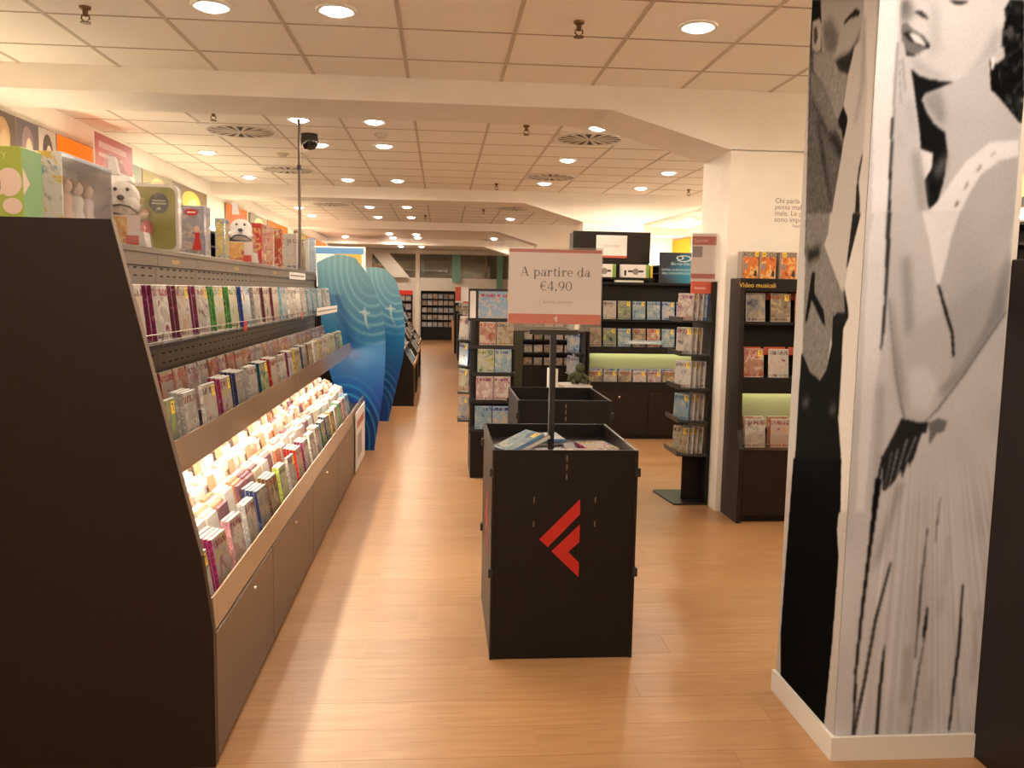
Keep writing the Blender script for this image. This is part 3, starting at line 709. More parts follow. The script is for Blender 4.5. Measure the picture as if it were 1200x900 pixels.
# ---------------------------------------------------------------- frieze of photo panels and light boxes along the side walls
def frieze(x, sgn, items):
    for y0, y1, kind, lab in items:
        z0, z1 = 2.30, 2.67
        t = thing('light_box' if kind in ('orange', 'amber') else 'wall_picture', lab, 'light box' if kind in ('orange', 'amber') else 'picture', (x, (y0 + y1) / 2, z0))
        h = (y1 - y0) / 2; a, b = (0.0, 0.03) if sgn > 0 else (-0.03, 0.0)
        obj('frame', MB().box(a, b, -h, h, 0, z1 - z0), M['void'], t)
        fx = 0.0315 if sgn > 0 else -0.0315
        a, b = sorted((fx, 0.0302 * sgn))
        m = M['orangebox'] if kind == 'orange' else M['amberbox'] if kind == 'amber' else None
        if m:
            obj('diffuser', MB().box(a, b, -h + 0.008, h - 0.008, 0.008, z1 - z0 - 0.008), m, t)
        else:
            dark, mid, light = kind
            obj('print', MB().box(a, b, -h + 0.008, h - 0.008, 0.008, z1 - z0 - 0.008), mat('panel print', dark, 0.4), t)
            fx2 = fx + 0.001 * sgn
            for (cy, cz, ry, rz, c) in ((0, 0.20, h * 0.55, 0.13, mid), (h * 0.12, 0.15, h * 0.32, 0.10, light)):
                pts = [(cy + ry * math.cos(k * math.pi / 10), cz + rz * math.sin(k * math.pi / 10)) for k in range(20)]
                obj('portrait_shape', MB().prism(pts, 'x', min(fx, fx2), max(fx, fx2)), mat('panel tone', c, 0.4), t)
                fx, fx2 = fx2, fx2 + 0.001 * sgn
dk, md, lt = (0.10, 0.08, 0.08), (0.25, 0.16, 0.13), (0.55, 0.42, 0.34)
frieze(XL, 1, [
    (6.06, 6.44, ((0.09, 0.06, 0.04), (0.40, 0.25, 0.10), (0.45, 0.32, 0.18)), 'dark ochre portrait panel on the left wall before the portrait with dark hair'),
    (6.45, 6.77, ((0.10, 0.08, 0.10), (0.24, 0.17, 0.17), (0.62, 0.48, 0.36)), 'portrait panel of a pale face and dark hair next to the bare headed portrait'),
    (6.78, 7.08, ((0.45, 0.40, 0.34), (0.06, 0.05, 0.05), (0.66, 0.50, 0.42)), 'portrait panel with light ground beside the large orange light box'),
    (7.09, 8.12, 'orange', 'large glowing orange light box beside the portrait panels high on the left wall'),
    (8.13, 9.0, ((0.18, 0.20, 0.16), (0.45, 0.40, 0.30), (0.60, 0.55, 0.45)), 'grey green portrait panel after the large orange light box on the left wall'),
    (9.02, 10.0, ((0.20, 0.16, 0.05), (0.50, 0.36, 0.10), (0.6, 0.5, 0.2)), 'olive portrait panel behind the doll box on the left wall'),
    (10.02, 11.4, ((0.12, 0.08, 0.03), (0.75, 0.36, 0.05), (0.85, 0.65, 0.25)), 'panel with amber figures on dark ground high on the left wall'),
    (12.4, 13.7, 'orange', 'glowing orange light box high on the left wall behind the boxed plush dog'),
    (13.9, 15.2, ((0.16, 0.14, 0.04), (0.70, 0.58, 0.16), (0.8, 0.7, 0.3)), 'panel with yellow figures on olive ground beyond the orange light box'),
    (15.3, 17.2, 'orange', 'glowing orange light box under the third beam on the left wall'),
    (18.1, 19.5, ((0.5, 0.4, 0.1), (0.8, 0.6, 0.2), (0.8, 0.7, 0.3)), 'pale yellow panel between two orange light boxes far down the left wall'),
    (19.6, 22.8, 'orange', 'longest glowing orange light box far down the left wall')])
frieze(XR, -1, [
    (6.4, 8.4, ((0.02, 0.02, 0.02), (0.6, 0.55, 0.2), (0.75, 0.7, 0.35)), 'black panel with pale yellow figure on the right wall'),
    (12.5, 15.6, 'orange', 'glowing orange light box near the second beam on the right wall'),
    (15.7, 16.9, ((0.62, 0.55, 0.38), (0.10, 0.10, 0.09), (0.16, 0.16, 0.15)), 'cream panel with a dark figure above the disc poster on the right wall'),
    (16.95, 18.3, 'amber', 'amber light box beside the cream figure panel on the right wall')])
for sgn, x0, x1, lab in ((1, XL, XL + 0.42, 'tall dark wall shelving under the left wall frieze'), (-1, XR - 0.42, XR, 'tall dark wall shelving under the right wall frieze')):
    t = thing('wall_shelving', lab, 'shelving', ((x0 + x1) / 2, 0, 0))
    obj('carcass', MB().box(-0.21, 0.21, 1.0, 22.5, 0, 0.35).box(-0.21 if sgn > 0 else 0.19, -0.19 if sgn > 0 else 0.21, 1.0, 22.5, 0.35, 2.11), M['wenge'], t)
    for z in (0.75, 1.15, 1.55, 1.95):
        obj('shelf_board', MB().box(-0.19, 0.19, 1.0, 22.5, z, z + 0.02), M['wenge'], t)
    lp = 0.14 if sgn > 0 else -0.14
    for y0 in (1.2, 4.7, 8.2, 11.7, 15.2, 18.7):
        obj('cove_fill_tube', MB().tube([(lp, y0, 2.18), (lp, y0 + 3.0, 2.18)], 0.013, 8), M['covetube'] if sgn > 0 else M['coveadded'], t)  # the right wall run is an unseen addition that lights the ceiling
        obj('tube_holder', MB().box(lp - 0.02, lp + 0.02, y0 - 0.05, y0 + 3.05, 2.13, 2.155), M['white'], t)
    obj('top_board', MB().box(-0.21, 0.21, 1.0, 22.5, 2.11, 2.13), M['wenge'], t)
    for y in (1.0, 4.5, 8.0, 11.5, 15.0, 18.5, 22.48):
        obj('upright', MB().box(-0.21, 0.21, y, y + 0.02, 0.35, 2.11), M['wenge'], t)

# ---------------------------------------------------------------- ceiling fittings
lamp0 = None
def downlight(x, y, label):
    global lamp0
    if lamp0 is None:
        lamp0 = thing('downlight', label, 'ceiling light', (x, y, CEIL), 0, 'recessed ceiling downlights')
        obj('trim_ring', MB().lathe([(0.100, -0.0005), (0.100, -0.008), (0.092, -0.012), (0.076, -0.010), (0.074, -0.002)], n=24), M['white'], lamp0, smooth=True)
        obj('lens', MB().lathe([(0.001, -0.030), (0.025, -0.0285), (0.05, -0.023), (0.066, -0.014), (0.073, -0.004)], n=24), M['lens'], lamp0, smooth=True)
        ld = bpy.data.lights.new('lamp', 'SPOT'); ld.energy = LAMP_WATTS; ld.color = LAMP_COLOUR; ld.spot_size = math.radians(176); ld.spot_blend = 0.35; ld.shadow_soft_size = 0.06
        link('lamp', ld, lamp0, (0, 0, -0.035))
        return lamp0
    o = copy_tree(lamp0); o.location = (x, y, CEIL); o['label'] = label
    return o
second = 'downlight in the ceiling bay between the first and second beams'
third = 'downlight in the ceiling bay between the second and third beams'
fourth = 'downlight in the ceiling bay beyond the third beam'
over = 'downlight in the ceiling over the poster column end of the shop'
for x, y, near in ((-1.13, 4.44, 'downlight before the first beam, nearer the left wall of its pair'), (-0.525, 4.42, 'downlight before the first beam, nearer the aisle of its pair'), (1.29, 4.42, 'single downlight before the first beam near the poster column')): downlight(x, y, near)
for x, y in ((-1.16, 7.22), (-0.555, 7.2), (-1.16, 8.41), (-0.555, 8.37), (-2.38, 9.1), (-2.38, 11.0), (-1.17, 10.98), (-0.555, 10.94), (1.28, 8.88), (1.28, 7.13), (1.27, 10.78), (2.52, 9.56), (2.54, 10.98)):
    downlight(x, y, second)
for x, y in ((-1.19, 14.45), (-0.57, 14.3), (-1.19, 16.4), (-0.57, 16.25), (-2.41, 16.4), (-2.41, 14.9), (1.27, 16.05), (4.40, 16.27), (4.40, 15.1)):
    downlight(x, y, third)
for x, y in ((-1.27, 21.3), (-1.27, 22.9), (-0.62, 21.4), (-0.62, 22.7), (-1.27, 27.3), (-0.62, 27.1), (-2.5, 22.8), (1.35, 22.3), (2.03, 22.4)):
    downlight(x, y, fourth)
for x, y in ((1.45, 1.75), (-0.53, 2.2), (-2.3, 2.6), (3.4, 3.4), (0.4, 0.6), (-1.7, 0.4), (3.4, 0.6), (0.4, -1.4), (-1.7, -1.4), (-0.1, -0.4), (3.6, 8.4), (3.6, 11.0), (4.3, 5.0)): downlight(x, y, over)

def vent(x, y, label):
    t = thing('air_diffuser', label, 'air vent', (x, y, CEIL), 0, 'round ceiling air diffusers')
    obj('plate', MB().cbox(-0.298, 0.298, -0.298, 0.298, -0.006, -0.0005, 0.002), M['white'], t)
    obj('throat', MB().lathe([(0.001, -0.009), (0.27, -0.009), (0.275, -0.006)], n=32), M['grilledark'], t)
    obj('rim', MB().lathe([(0.268, -0.007), (0.268, -0.014), (0.282, -0.014), (0.285, -0.006)], n=32), M['grille'], t)
    for k in range(16):
        a = 2 * math.pi * k / 16; c, s = math.cos(a), math.sin(a)
        mb = MB()
        for r0, r1, w0, w1 in ((0.05, 0.262, 0.005, 0.020),):
            p = [(r0, -w0), (r1, -w1), (r1, w1), (r0, w0)]
            mb.prism([(u * c - v * s, u * s + v * c) for u, v in p], 'z', -0.0145, -0.0095)
        obj('vane', mb, M['grille'], t)
    obj('hub', MB().lathe([(0.001, -0.016), (0.045, -0.016), (0.05, -0.009)], n=16), M['grille'], t)
for x, y, l in ((-1.763, 7.84, 'round air diffuser nearest the left wall just past the first beam'), (-1.78, 10.25, 'round air diffuser beside the ceiling pole before the second beam'),
                (1.29, 7.64, 'round air diffuser on a white square plate above the bargain bins'), (1.28, 10.19, 'round air diffuser next to a downlight before the second beam')):
    vent(x, y, l)
for x, y in ((-1.79, 14.48), (1.19, 14.39), (-1.9, 23.2), (1.375, 23.0)):
    vent(x, y - 0.3, 'small round air diffuser far down the ceiling')

def sprinkler(x, y):
    t = thing('sprinkler_head', 'small bronze sprinkler head hanging from a ceiling tile', 'sprinkler', (x, y, CEIL), 0, 'ceiling sprinklers')
    obj('cup', MB().lathe([(0.028, -0.0005), (0.026, -0.012), (0.014, -0.018), (0.012, -0.045)], n=14), M['bronze'], t)
    obj('frame', MB().tube([(-0.016, 0, -0.04), (-0.02, 0, -0.058), (0, 0, -0.075), (0.02, 0, -0.058), (0.016, 0, -0.04)], 0.004), M['bronze'], t)
    obj('deflector', MB().lathe([(0.001, -0.08), (0.026, -0.079), (0.026, -0.075), (0.001, -0.074)], n=14), M['bronze'], t)
for x, y in ((-1.766, 4.55), (0.68, 4.43), (0.685, 7.16), (0.686, 10.98), (3.176, 11.0), (-1.78, 7.0), (0.69, 14.4), (-0.3, 15.8)): sprinkler(x, y)
t = thing('dome_camera', 'black dome security camera hanging from the ceiling by the pole', 'camera', (-1.18, 7.9, CEIL))
obj('mount', MB().lathe([(0.001, -0.0005), (0.075, -0.0005), (0.075, -0.02), (0.001, -0.021)], n=20), M['blackmetal'], t)
obj('dome', MB().lathe([(0.075, -0.02), (0.082, -0.06), (0.072, -0.10), (0.045, -0.13), (0.001, -0.14)], n=20), M['smoke'], t, smooth=True)
for x, y, l in ((-1.62, 9.05, 'small cream smoke detector on the ceiling before the second diffuser'), (-1.42, 9.1, 'larger cream smoke detector on the ceiling beside the small one'), (-0.54, 7.78, 'flat cream speaker disc in the ceiling between two downlights')):
    t = thing('smoke_detector', l, 'detector', (x, y, CEIL))
    obj('base', MB().lathe([(0.001, -0.0005), (0.06, -0.0005), (0.058, -0.014), (0.001, -0.0142)], n=18), M['grille'], t)
    obj('cap', MB().lathe([(0.04, -0.014), (0.036, -0.034), (0.001, -0.038)], n=18), M['grille'], t)

# ================================================================ LEFT GONDOLA
GX = -1.17
prof = [(-0.690, 0.0), (-0.690, 0.44), (-0.722, 0.68), (-0.957, 1.69), (-1.383, 1.69), (-1.618, 0.68), (-1.65, 0.44), (-1.65, 0.0)]
gond = thing('display_gondola', 'long dark brown double sided DVD gondola with slanted end panel and lit lower tray', 'shelving', (GX, 2.6, 0))
Y0 = 2.6
def G(name, mb, m, parent=gond):
    for i, v in enumerate(mb.v): mb.v[i] = (v[0] - GX, v[1] - Y0, v[2])
    return obj(name, mb, m, parent)
G('end_panel', MB().prism(prof, 'y', 2.600, 2.630), M['wenge'])
G('panel_edging', MB().prism([(-0.957, 1.69), (-0.722, 0.68), (-0.7205, 0.68), (-0.9555, 1.69)], 'y', 2.601, 2.629), M['edge'])
G('end_panel', MB().prism([(-1.13, 0.0), (-1.13, 1.62), (-1.383, 1.62), (-1.618, 0.68), (-1.65, 0.44), (-1.65, 0.0)], 'y', 7.90, 7.93), M['wenge'])
SEAMS = [2.63, 3.54, 4.67, 5.81, 6.92, 7.90]
G('core_board', MB().box(-1.20, -1.16, 2.63, 7.90, 0.44, 1.64), M['wenge'])
G('top_board', MB().cbox(-1.40, -1.128, 2.63, 7.90, 1.625, 1.648, 0.002), M['panel'])
G('bottom_carcass', MB().box(-1.64, -0.71, 2.63, 7.90, 0.02, 0.43), M['wenge'])
slot_rows = [1.335, 1.375, 1.415, 1.455, 1.495, 1.535, 1.565, 1.06, 1.10, 1.14, 1.18, 1.22, 1.26]
bp = [2.63] + [3.0, 3.56, 4.11, 4.66, 5.22, 5.80, 6.35, 6.92, 7.4] + [7.90]
for i in range(len(bp) - 1):
    a, b = bp[i] + 0.0015, bp[i + 1] - 0.0015
    p = G('back_panel', MB().box(-1.16, -1.142, a, b, 0.60, 1.575), M['panel'])
    mb = MB()
    for z in slot_rows:
        y = a + 0.05
        while y < b - 0.06:
            mb.box(-1.1422, -1.1412, y, y + 0.035, z, z + 0.006); y += 0.085
    s = obj('slots', mb, M['slot'], None)
    for v in s.data.vertices: v.co = (v.co.x - GX, v.co.y - Y0, v.co.z)
    s.parent = p; s['kind'] = 'stuff'
    h = G('header_panel', MB().box(-1.16, -1.134, a, b, 1.578, 1.625), M['panel'])
for y in (3.75, 4.85, 5.95, 7.05):
    letters('Bambini', M['gold'], gond, (-1.1335 - GX, y - Y0, 1.593), 0.032, '+x')
# upper shelf with wire front
G('shelf', MB().cbox(-1.16, -0.905, 2.632, 7.55, 1.298, 1.313, 0.002), M['wenge'])
for z in (1.320, 1.345):
    G('wire_front', MB().tube([(-0.902, 2.64, z), (-0.902, 7.5, z)], 0.0022, 5), M['wire'])
for k in range(24):
    y = 2.66 + k * 0.205
    G('wire_post', MB().tube([(-0.905, y, 1.30), (-0.902, y, 1.347)], 0.002, 5), M['wire'])
# ledge shelf
G('shelf', MB().prism([(-1.16, 0.985), (-1.16, 0.965), (-0.80, 0.93), (-0.80, 0.95)], 'y', 2.632, 7.75), M['wenge'])
for a, b in ((2.635, 3.75), (3.757, 4.88), (4.887, 6.0), (6.007, 7.12), (7.127, 7.72)):
    G('price_ledge', MB().prism([(-0.800, 0.925), (-0.794, 0.925), (-0.806, 1.028), (-0.812, 1.028)], 'y', a, b), M['ledge'])
G('back_step', MB().box(-1.12, -0.957, 2.635, 7.56, 0.955, 0.999), M['wenge'])
# lamp under the ledge shelf
G('lamp_channel', MB().box(-0.905, -0.855, 2.66, 7.70, 0.905, 0.930), M['white'])
G('light_tube', MB().tube([(-0.88, 2.68, 0.893), (-0.88, 7.68, 0.893)], 0.012, 8), M['tube'])
# tray and its front ledge
G('tray', MB().prism([(-0.71, 0.435), (-0.71, 0.445), (-0.80, 0.46), (-1.16, 0.62), (-1.16, 0.60), (-0.80, 0.445)], 'y', 2.632, 7.90), M['wenge'])
for a, b in ((2.64, 3.53), (3.537, 4.66), (4.667, 5.80), (5.807, 6.91), (6.917, 7.88)):
    G('price_ledge', MB().prism([(-0.700, 0.432), (-0.694, 0.432), (-0.700, 0.535), (-0.706, 0.535)], 'y', a, b), M['ledge'])
# cabinet doors
for i in range(5):
    a, b = SEAMS[i] + 0.003, SEAMS[i + 1] - 0.003
    d = G('door', MB().cbox(-0.71, -0.690, a, b, 0.018, 0.425, 0.0025), M['door'])
    y = (a + b) / 2 + (0.0 if i else 0.1)
    lk = obj('lock', MB().lathe([(0.001, 0.006), (0.007, 0.005), (0.008, 0)], n=12), M['chrome'], None)
    lk.parent = d; lk.location = (-0.690 - GX, y - Y0, 0.375); lk.rotation_euler = (0, math.pi / 2, 0)
G('plinth', MB().box(-1.60, -0.715, 2.63, 7.90, 0.0, 0.02), M['black'])
# red and white shelf tags on the wire front
for y, w, m, l in ((4.02, 0.06, 'red', 'small red price tag clipped to the wire shelf front beside green DVDs'), (5.63, 0.05, 'red', 'small red price tag clipped to the wire shelf front among white DVDs')):
    t = thing('shelf_tag', l, 'tag', (-0.897, y, 1.300))
    obj('card', MB().box(0, 0.002, -w / 2, w / 2, 0, 0.045), M[m], t)
    obj('print', MB().box(0.002, 0.0025, -w / 2 + 0.008, w / 2 - 0.008, 0.012, 0.03), M['signrose'], t)
for y0, y1, x, z, l in ((6.55, 7.30, -1.134, 1.569, 'white label strip on the header near the blue wave standee'), (6.3, 7.5, -0.897, 1.305, 'white label strip on the upper shelf end near the blue wave standee')):
    t = thing('label_strip', l, 'label', (x, (y0 + y1) / 2, z))
    obj('card', MB().box(0, 0.002, -(y1 - y0) / 2, (y1 - y0) / 2, 0, 0.055), M['paper'], t)
    obj('print', MB().box(0.002, 0.0025, -(y1 - y0) / 2 + 0.05, (y1 - y0) / 2 - 0.05, 0.022, 0.034), M['greyink'], t)

# ceiling pole standing on the gondola top
t = thing('ceiling_pole', 'thin grey metal pole from the gondola top to the ceiling', 'pole', (-1.15, 7.15, 1.648))
obj('shaft', MB().lathe([(0.012, 0.01), (0.012, 1.20)], n=12), M['panel'], t)
obj('foot', MB().lathe([(0.04, 0), (0.04, 0.008), (0.014, 0.014), (0.001, 0.014)], n=16), M['panel'], t)
obj('collar', MB().lathe([(0.018, 0.80), (0.018, 0.84)], n=12), M['blackmetal'], t)

# ================================================================ DVDS
W_, T_, H_ = 0.136, 0.0145, 0.190
def bright(c, k): return tuple(min(1, v * k) for v in c)
KINDS = {  # spine colour, cover palette, wording
 'white':   ((0.62, 0.58, 0.54), [(0.62, 0.58, 0.54), (0.30, 0.26, 0.24), (0.55, 0.40, 0.34), (0.16, 0.12, 0.14)], 'white spined DVD with pale cover'),
 'purple':  ((0.16, 0.02, 0.07), [(0.52, 0.47, 0.45), (0.22, 0.10, 0.12), (0.60, 0.56, 0.52), (0.30, 0.05, 0.10)], 'dark purple spined DVD with silvery cover'),
 'maroon':  ((0.13, 0.025, 0.05), [(0.55, 0.48, 0.42), (0.30, 0.18, 0.14), (0.48, 0.30, 0.20), (0.14, 0.04, 0.06)], 'maroon spined DVD with sand cover'),
 'green':   ((0.05, 0.22, 0.04), [(0.55, 0.55, 0.46), (0.14, 0.26, 0.08), (0.45, 0.42, 0.20), (0.06, 0.20, 0.04)], 'green spined DVD with light cover'),
 'lime':    ((0.35, 0.42, 0.06), [(0.50, 0.52, 0.40), (0.30, 0.34, 0.08), (0.55, 0.48, 0.20), (0.08, 0.22, 0.10)], 'lime spined DVD with pale green cover'),
 'blue':    ((0.02, 0.06, 0.30), [(0.42, 0.50, 0.58), (0.06, 0.14, 0.36), (0.55, 0.45, 0.35), (0.03, 0.07, 0.26)], 'royal blue spined DVD with pale blue cover'),
 'sky':     ((0.20, 0.36, 0.48), [(0.34, 0.45, 0.52), (0.14, 0.28, 0.42), (0.45, 0.48, 0.46), (0.08, 0.18, 0.34)], 'sky blue spined DVD with sky blue cover'),
 'silver':  ((0.40, 0.37, 0.35), [(0.48, 0.44, 0.41), (0.24, 0.20, 0.19), (0.55, 0.48, 0.42), (0.28, 0.07, 0.07)], 'silver spined DVD with grey cover'),
 'teal':    ((0.015, 0.08, 0.12), [(0.28, 0.30, 0.22), (0.06, 0.14, 0.12), (0.36, 0.42, 0.12), (0.44, 0.36, 0.26)], 'dark teal spined DVD with mossy cover'),
 'navy':    ((0.02, 0.03, 0.09), [(0.30, 0.29, 0.29), (0.05, 0.06, 0.12), (0.38, 0.30, 0.20), (0.50, 0.45, 0.40)], 'navy spined DVD with grey cover'),
 'red':     ((0.38, 0.02, 0.015), [(0.55, 0.46, 0.43), (0.45, 0.05, 0.03), (0.58, 0.35, 0.22), (0.35, 0.03, 0.02)], 'red spined DVD with light cover'),
 'magenta': ((0.26, 0.02, 0.10), [(0.52, 0.42, 0.40), (0.36, 0.08, 0.16), (0.50, 0.42, 0.16), (0.28, 0.03, 0.10)], 'magenta spined DVD with pinkish cover'),
 'yellow':  ((0.50, 0.34, 0.04), [(0.50, 0.44, 0.34), (0.42, 0.28, 0.06), (0.36, 0.22, 0.12), (0.10, 0.08, 0.10)], 'yellow spined DVD with sandy cover'),
 'brown':   ((0.12, 0.06, 0.03), [(0.34, 0.26, 0.19), (0.14, 0.08, 0.05), (0.45, 0.36, 0.22), (0.45, 0.10, 0.05)], 'brown spined DVD with earthy cover'),
 'pink':    ((0.50, 0.22, 0.24), [(0.56, 0.40, 0.38), (0.46, 0.20, 0.24), (0.60, 0.52, 0.46), (0.28, 0.06, 0.14)], 'pink spined DVD with rosy cover'),
 'orange':  ((0.46, 0.12, 0.06), [(0.50, 0.26, 0.18), (0.44, 0.10, 0.05), (0.58, 0.44, 0.34), (0.55, 0.10, 0.05)], 'orange spined DVD with reddish cover'),
}
STICK = MB().box(0.026, 0.054, -0.0092, -0.0086, 0.140, 0.180)
STICK.face([(0.034, -0.0093, 0.168), (0.048, -0.0093, 0.168), (0.048, -0.0093, 0.174), (0.034, -0.0093, 0.174)], 1)
STICK.face([(0.041, -0.0093, 0.148), (0.045, -0.0093, 0.148), (0.048, -0.0093, 0.168), (0.043, -0.0093, 0.168)], 1)
stick_me = STICK.mesh('price_sticker', [M['yellow'], M['ink']])
case_me = {}; cover_me = {}
CASE_COL = {'blue': (0.03, 0.10, 0.34), 'sky': (0.10, 0.22, 0.40), 'white': (0.70, 0.68, 0.65)}
for k, (sp, pal, txt) in KINDS.items():
    pal = [bright(pal[0], 0.66), bright(pal[1], 0.55), bright(pal[2], 0.80), bright(pal[3], 0.7)]
    cm = mat('dvd case ' + k, CASE_COL.get(k, (0.55, 0.52, 0.49)), 0.3)
    case_me[k] = MB().cbox(-W_ / 2, W_ / 2, -T_ / 2, T_ / 2, 0, H_, 0.0012).mesh('dvd_case', cm)
    sm = cover_mat('dvd spine ' + k, [sp, bright(sp, 0.6), bright(sp, 1.6), tuple(min(1, v * 0.5 + 0.3) for v in sp)], 60, False, 0.25)
    am = cover_mat('dvd cover ' + k, pal)
    mb = MB()
    mb.box(-W_ / 2 + 0.001, W_ / 2 - 0.002, -T_ / 2 - 0.0009, -T_ / 2 + 0.0002, 0.003, H_ - 0.003, 0)
    mb.box(-W_ / 2 - 0.0008, -W_ / 2 + 0.0003, -T_ / 2 + 0.0005, T_ / 2 - 0.0005, 0.003, H_ - 0.003, 1)
    cover_me[k] = mb.mesh('cover', [am, sm])

def dvd(kind, loc, rotz=math.pi / 2, tilt=0.0, sticker=False, where='', group=None, cat='DVD', name='dvd_case', scale=None, label=None):
    o = link(name, case_me[kind], None, loc, (-tilt, 0, rotz), scale)
    link('cover', cover_me[kind], o)
    if sticker: link('price_sticker', stick_me, o)
    lab = label or (KINDS[kind][2] + (' and yellow sticker ' if sticker else ' ') + where)
    return tag(o, lab, cat, group)

def dvd_row(seq, x, surface, y0, y1, tilt, where, group, pitch=0.158, jit=0.006, yaw=0.05):
    """surface(x) is the height of the board under the row; each stack stands parallel, front to back"""
    y = y0; i = 0
    if pitch < 0.2: yaw = 0.0
    while y + W_ / 2 < y1:
        kind, n, st = seq[i % len(seq)]
        yw = yaw + random.uniform(-0.03, 0.03); dy = random.uniform(-jit, jit) * 0.3
        for c in range(n):
            xc = x - c * 0.0166
            z = surface(xc - T_ / 2 - W_ / 2 * abs(math.sin(yw))) + T_ / 2 * math.sin(tilt) + 0.0002
            dvd(kind, (xc, y + dy, z), math.pi / 2 - yw, tilt, st and c == 0, where, group)
        y += pitch + random.uniform(0, jit); i += 1
def tray_z(x): return float(np.interp(-x, [0.71, 0.80, 1.16], [0.445, 0.46, 0.62]))
def ledge_z(x): return float(np.interp(-x, [0.80, 1.16], [0.95, 0.985]))

def Q(s):
    return [(w.rstrip('*0123456789'), int(''.join(c for c in w if c.isdigit()) or 1), w.endswith('*')) for w in s.split()]
seq1 = Q('white2 purple3 maroon4* purple3* green4* green3 blue4 silver2 maroon3 maroon3 sky2 white3 white3 silver3 sky4 sky3 sky3 silver2 white2')
dvd_row(seq1, -0.935, lambda x: 1.313, 2.72, 7.5, 0.10, 'on the wire fronted upper shelf', 'DVDs on the upper gondola shelf', 0.248)
seq2 = Q('teal* silver3 white* magenta3* navy4 silver2 teal3* red3 silver purple3 yellow2 navy3 brown2 white2 yellow3 silver2 lime3 green3 navy2 lime2 silver2')
dvd_row(seq2, -0.840, ledge_z, 2.73, 7.6, 0.12, 'along the acrylic ledge', 'DVDs along the acrylic ledge', 0.240)
seq3 = Q('orange pink orange red orange pink white')
dvd_row(seq3, -0.985, lambda x: 0.999, 2.73, 7.5, 0.15, 'behind the acrylic ledge row', 'DVDs in the back row of the ledge shelf')
seq4 = Q('white* magenta4 pink2 silver2 navy4 brown3 lime2 silver* red4 purple3 white2 silver3 teal2 navy3 yellow2 white2 green3 pink2 sky3 sky2')
dvd_row(seq4, -0.745, tray_z, 2.74, 7.3, 0.16, 'in the lit tray front row', 'DVDs in the front row of the lit tray', 0.235)
mb = MB()
for x in (-0.822, -0.912, -1.002):
    y = 2.67
    while y < 7.4:
        for c in range(4):
            if c == 0 and random.random() < 0.25: continue
            xx = x - 0.0175 * c; z = tray_z(xx - 0.0072) + 0.0003; h = 0.180 + random.uniform(-0.006, 0.008)
            i = len(mb.v); mb.box(xx - 0.0072, xx + 0.0072, y, y + 0.134, z, z + h, random.choice((0, 0, 0, 1, 2, 3, 0, 4, 5, 1)))
            for q in range(i, i + 8):
                v = mb.v[q]; mb.v[q] = (v[0] - 0.20 * (v[2] - z), v[1], v[2])
        y += 0.158 + random.uniform(0, 0.006)
tag(obj('packed_dvds', mb, [mat('packed white case', (0.62, 0.58, 0.53), 0.35), mat('packed pink case', (0.60, 0.42, 0.37), 0.35), mat('packed sand case', (0.56, 0.46, 0.30), 0.35), mat('packed grey case', (0.38, 0.35, 0.33), 0.35), mat('packed orange case', (0.52, 0.20, 0.11), 0.35), mat('packed plum case', (0.20, 0.08, 0.10), 0.35)]),
    'densely packed pale DVD cases filling the rear of the lit tray', 'DVDs', None, 'stuff')
card_me = MB().prism([(-0.05, 0), (0.05, 0), (0.05, 0.225), (0.044, 0.232), (-0.044, 0.232), (-0.05, 0.225)], 'x', -0.001, 0.001).mesh('divider_card', mat('salmon divider card', (0.60, 0.20, 0.11), 0.5))
for r, (x, z) in enumerate(((-0.8925, tray_z(-0.8935) + 0.0005), (-0.9825, tray_z(-0.9835) + 0.0005))):
    for k in range(13):
        tag(link('divider_card', card_me, None, (x, 2.85 + k * 0.34 + 0.12 * r, z), (0, -0.20, 0)), 'salmon divider card sticking up between DVDs in the lit tray', 'card', 'divider cards in the lit tray')

# ================================================================ GOODS ON THE GONDOLA TOP
TOP = 1.6485
def art(name, a, b, c, d, scale=14, h=0.25): return cover_mat(name, [a, b, c, d], scale, True, 0.25, 0, h)
def carton(name, label, x, y, sx, sy, sz, body, front, rotz=0.0, film=True, cat='box', z=TOP):
    """printed carton: x,y is its middle; printed fronts on the -y and +x sides"""
    t = thing(name, label, cat, (x, y, z), rotz)
    obj('carton_body', MB().cbox(-sx / 2, sx / 2, -sy / 2, sy / 2, 0, sz, 0.002), body, t)
    obj('front_print', MB().box(-sx / 2 + 0.006, sx / 2 - 0.006, -sy / 2 - 0.0008, -sy / 2, 0.006, sz - 0.006), front, t)
    obj('side_print', MB().box(sx / 2, sx / 2 + 0.0008, -sy / 2 + 0.006, sy / 2 - 0.006, 0.006, sz - 0.006), front, t)
    if film: obj('film_wrap', MB().cbox(-sx / 2 - 0.003, sx / 2 + 0.003, -sy / 2 - 0.003, sy / 2 + 0.003, 0, sz + 0.003, 0.003), M['film'], t)
    return t
g1 = mat('apple green carton', (0.30, 0.36, 0.05), 0.3); g2 = mat('leaf green carton', (0.09, 0.26, 0.06), 0.3); pale = mat('pale pink silhouette', (0.62, 0.47, 0.38), 0.5)
t = thing('toy_box', 'green toy box with pale silhouette and barcode on the gondola end', 'box', (-1.32, 2.70, TOP))
obj('carton_body', MB().cbox(-0.08, 0.075, 0, 0.13, 0, 0.255, 0.002), g1, t)
obj('side_print', MB().box(0.075, 0.0758, 0.003, 0.127, 0.003, 0.252), g2, t)
def disc(cx, cz, rx, rz, n=20): return [(cx + rx * math.cos(2 * math.pi * k / n), cz + rz * math.sin(2 * math.pi * k / n)) for k in range(n)]
